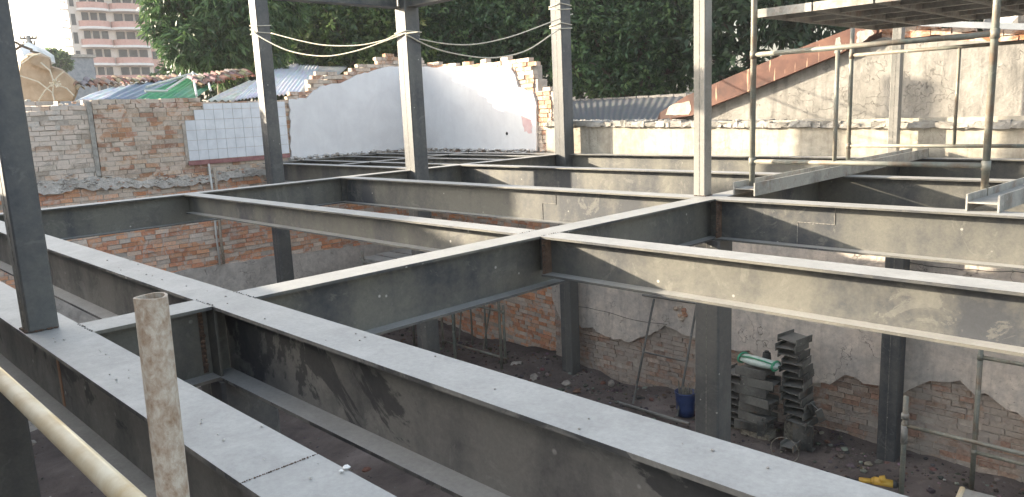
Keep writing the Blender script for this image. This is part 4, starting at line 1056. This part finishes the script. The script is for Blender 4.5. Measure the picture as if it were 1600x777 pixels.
# ---------------------------------------------------------------- trees
def leaf_mesh(name, lumps, n, length, width, droop, pal, seed, spray=7, shell=.55, thick=None):
    """lumps: (x, y, z, r, weight) ellipsoids; leaves hang in sprays through the outer part of each lump"""
    rg = np.random.RandomState(seed); lumps = np.array(lumps, float); w = lumps[:, 3]**2; w /= w.sum()
    ns = n // spray; pick = rg.choice(len(lumps), ns, p=w)
    d = rg.normal(size=(ns, 3)); d /= np.linalg.norm(d, axis=1)[:, None]
    rad = shell + (1 - shell) * rg.rand(ns)**.5; rad *= 1 + .16*np.sin(d[:, 0]*7 + pick) * np.sin(d[:, 2]*6 + d[:, 1]*5)
    c = lumps[pick, :3] + d * (lumps[pick, 3] * rad)[:, None] * np.array([1, 1, .85])
    tone = rg.rand(ns)
    C_ = np.repeat(c, spray, 0); D_ = np.repeat(d, spray, 0)
    m_ = len(C_); dirs = D_ * .6 + rg.normal(size=(m_, 3)) * .75 + np.array([0, 0, -droop]); dirs /= np.linalg.norm(dirs, axis=1)[:, None]
    side = np.cross(dirs, rg.normal(size=(m_, 3))); side /= np.linalg.norm(side, axis=1)[:, None]
    ln = length * rg.uniform(.6, 1.25, m_)[:, None]; wd = width * rg.uniform(.7, 1.2, m_)[:, None]
    b = C_ + rg.normal(size=(m_, 3)) * length * .15
    nrm = np.cross(dirs, side)
    V = np.stack([b, b + dirs*ln*.45 + side*wd*.5 + nrm*wd*.12, b + dirs*ln + np.array([0, 0, -1])*ln*.12, b + dirs*ln*.45 - side*wd*.5 + nrm*wd*.12], 1).reshape(-1, 3)
    me = bpy.data.meshes.new(name); me.vertices.add(len(V)); me.vertices.foreach_set('co', V.ravel())
    me.loops.add(m_*4); me.loops.foreach_set('vertex_index', np.arange(m_*4)); me.polygons.add(m_)
    me.polygons.foreach_set('loop_start', np.arange(m_)*4); me.polygons.foreach_set('loop_total', np.full(m_, 4)); me.update()
    pal = np.array(pal); tone = .45*tone + .35*((rad - rad.min())/np.ptp(rad))**2 + .2*rg.rand(len(lumps))[pick]  # outer sprays take lighter leaf colours, painting highlights onto the crown
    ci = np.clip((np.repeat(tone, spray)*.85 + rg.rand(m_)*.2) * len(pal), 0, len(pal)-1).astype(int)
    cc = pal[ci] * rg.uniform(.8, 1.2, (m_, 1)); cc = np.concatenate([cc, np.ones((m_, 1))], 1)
    ca = me.color_attributes.new('Col', 'FLOAT_COLOR', 'CORNER'); ca.data.foreach_set('color', np.repeat(cc, 4, 0).ravel())
    me.materials.append(M_LEAF); return me
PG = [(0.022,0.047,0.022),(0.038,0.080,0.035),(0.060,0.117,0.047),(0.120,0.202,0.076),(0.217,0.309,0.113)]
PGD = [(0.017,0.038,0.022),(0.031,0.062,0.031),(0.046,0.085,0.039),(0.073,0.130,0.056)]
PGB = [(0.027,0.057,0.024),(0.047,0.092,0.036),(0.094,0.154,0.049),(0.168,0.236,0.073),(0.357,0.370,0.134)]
def tree(label, bx, by, lumps, n, L, Wd, droop, pal, seed, trunk_r=.28, group='trees behind the walls', shell=.45, spray=7, kind='leafy_tree'):
    t = thing(kind, label, 'tree', (bx, by, G), 0, group)
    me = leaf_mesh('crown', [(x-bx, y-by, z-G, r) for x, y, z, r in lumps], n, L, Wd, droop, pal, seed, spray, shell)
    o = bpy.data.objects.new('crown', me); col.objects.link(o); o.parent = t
    q = MB(); rg = random.Random(seed)
    cz = min(z - r*.3 for x, y, z, r in lumps) - G; top_ = Vector((rg.uniform(-.3,.3), rg.uniform(-.3,.3), max(cz, 1.5)))
    q.path([(0,0,0), top_*.5 + Vector((.12, -.1, 0)), top_], lambda s: trunk_r*(1 - .35*s), 10)
    for x, y, z, r in lumps:
        e = Vector((x-bx, y-by, z-G)); mid_ = top_.lerp(e, .5) + Vector((rg.uniform(-.3,.3), rg.uniform(-.3,.3), rg.uniform(-.2,.4)))
        q.path([top_ - Vector((0,0,.3)), top_.lerp(mid_, .6), mid_, e], lambda s: trunk_r*.5*(1 - .8*s), 7)
        for k in range(4):
            e2 = e + Vector((rg.uniform(-1,1), rg.uniform(-1,1), rg.uniform(-.7,1)))*r*.75; q.path([mid_.lerp(e, .6), e.lerp(e2, .5) + Vector((0,0,.1)), e2], lambda s: trunk_r*.16*(1-.7*s), 5)
    q.build('trunk', M_BARK, t, smooth=True)
    return t
def lump(px, py, d, r): p = atd(px, py, d); return (p.x, p.y, p.z, r)
# mango at the left
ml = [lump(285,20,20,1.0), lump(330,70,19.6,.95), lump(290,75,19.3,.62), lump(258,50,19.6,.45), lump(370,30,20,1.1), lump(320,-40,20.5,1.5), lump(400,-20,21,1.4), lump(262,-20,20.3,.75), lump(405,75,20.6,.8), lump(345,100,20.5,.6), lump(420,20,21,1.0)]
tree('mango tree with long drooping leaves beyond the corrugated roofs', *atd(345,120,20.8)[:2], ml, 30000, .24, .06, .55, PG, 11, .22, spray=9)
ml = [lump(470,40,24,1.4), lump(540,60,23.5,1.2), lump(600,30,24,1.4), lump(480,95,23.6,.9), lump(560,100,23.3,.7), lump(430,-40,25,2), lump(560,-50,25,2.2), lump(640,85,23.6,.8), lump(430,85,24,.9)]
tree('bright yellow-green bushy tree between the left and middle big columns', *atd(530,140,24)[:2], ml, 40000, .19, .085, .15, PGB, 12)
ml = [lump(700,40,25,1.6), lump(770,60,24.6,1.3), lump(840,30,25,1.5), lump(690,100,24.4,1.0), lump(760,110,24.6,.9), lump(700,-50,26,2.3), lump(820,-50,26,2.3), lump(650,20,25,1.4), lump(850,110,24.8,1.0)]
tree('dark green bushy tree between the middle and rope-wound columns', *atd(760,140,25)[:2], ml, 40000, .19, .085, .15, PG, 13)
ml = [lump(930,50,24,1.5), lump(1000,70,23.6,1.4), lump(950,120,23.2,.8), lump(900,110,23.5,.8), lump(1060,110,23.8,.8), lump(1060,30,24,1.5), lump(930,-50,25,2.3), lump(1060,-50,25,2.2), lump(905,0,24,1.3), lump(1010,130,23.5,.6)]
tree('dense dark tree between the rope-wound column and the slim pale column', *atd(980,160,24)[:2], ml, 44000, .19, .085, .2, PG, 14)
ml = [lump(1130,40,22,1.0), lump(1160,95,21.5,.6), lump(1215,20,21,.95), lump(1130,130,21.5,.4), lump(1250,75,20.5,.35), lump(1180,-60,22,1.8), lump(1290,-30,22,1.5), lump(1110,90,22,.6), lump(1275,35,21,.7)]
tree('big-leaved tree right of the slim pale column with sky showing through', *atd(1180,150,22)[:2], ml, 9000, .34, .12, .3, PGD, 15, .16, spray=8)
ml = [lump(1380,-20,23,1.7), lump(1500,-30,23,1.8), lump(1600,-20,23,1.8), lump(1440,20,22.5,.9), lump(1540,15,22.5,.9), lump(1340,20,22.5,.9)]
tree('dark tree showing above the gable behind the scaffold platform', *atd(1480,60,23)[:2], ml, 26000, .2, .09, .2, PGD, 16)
# second row filling the depth behind
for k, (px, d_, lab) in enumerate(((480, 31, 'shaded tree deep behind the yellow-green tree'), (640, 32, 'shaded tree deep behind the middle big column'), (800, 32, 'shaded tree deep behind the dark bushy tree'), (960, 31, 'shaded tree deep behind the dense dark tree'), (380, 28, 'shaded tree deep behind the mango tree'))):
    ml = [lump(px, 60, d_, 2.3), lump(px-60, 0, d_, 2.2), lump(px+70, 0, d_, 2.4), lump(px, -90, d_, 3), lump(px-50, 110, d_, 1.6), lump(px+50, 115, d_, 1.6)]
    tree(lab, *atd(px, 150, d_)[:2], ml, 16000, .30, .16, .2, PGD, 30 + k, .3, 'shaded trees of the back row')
# far tree at left
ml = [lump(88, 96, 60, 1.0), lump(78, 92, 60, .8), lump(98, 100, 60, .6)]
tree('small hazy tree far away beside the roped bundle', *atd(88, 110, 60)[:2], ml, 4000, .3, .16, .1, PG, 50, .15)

# ---------------------------------------------------------------- unseen blocks added left of the view to shade the steel
nb = thing('shading_house', 'added unseen house wall left of the pit that shades the beams', 'house', (-14, -.4, G))
q = MB(); q.box((-16.5, -1.9, 0+G), (-13.2, .10, 2.35)); q.box((-14.4, 1.10, 0+G), (-13.2, 1.95, 2.7)); q.box((-14.4, .1, 0+G), (-13.6, 1.10, 1.2)); q.build('wall', M_GREYR, nb, nb.location)  # heights and gap shaped for the sun and shade edges on the beams
q = MB(); q.box((-16.7, -2.1, 2.352), (-13.0, .15, 2.45)); q.build('roof', M_CONC, nb, nb.location)
nb = thing('shading_wall', 'added unseen low wall left of the camera that shades the nearest beams', 'wall', (-5, -.1, G))
q = MB(); q.box((-10.5, -.35, G), (-1.25, .05, .74)); q.build('wall', M_GREYR, nb, nb.location)  # added out of view to keep sun off the two nearest webs
q = MB(); q.box((-10.5, -.38, .742), (-1.22, .08, .80)); q.build('coping', M_CONC, nb, nb.location)

# ---------------------------------------------------------------- air
q = MB(); q.box((-175, -20, G - 1.2), (20, 175, 42)); 
Mh = bpy.data.materials.new('haze'); Mh.use_nodes = True; nt = Mh.node_tree; nt.nodes.remove(nt.nodes['Principled BSDF'])
pv = nt.nodes.new('ShaderNodeVolumePrincipled'); pv.inputs['Color'].default_value = (.9, .93, 1, 1); pv.inputs['Density'].default_value = .0006; pv.inputs['Anisotropy'].default_value = .1
nt.links.new(pv.outputs[0], nt.nodes['Material Output'].inputs['Volume'])
tag(q.build('haze', Mh), kind='stuff')
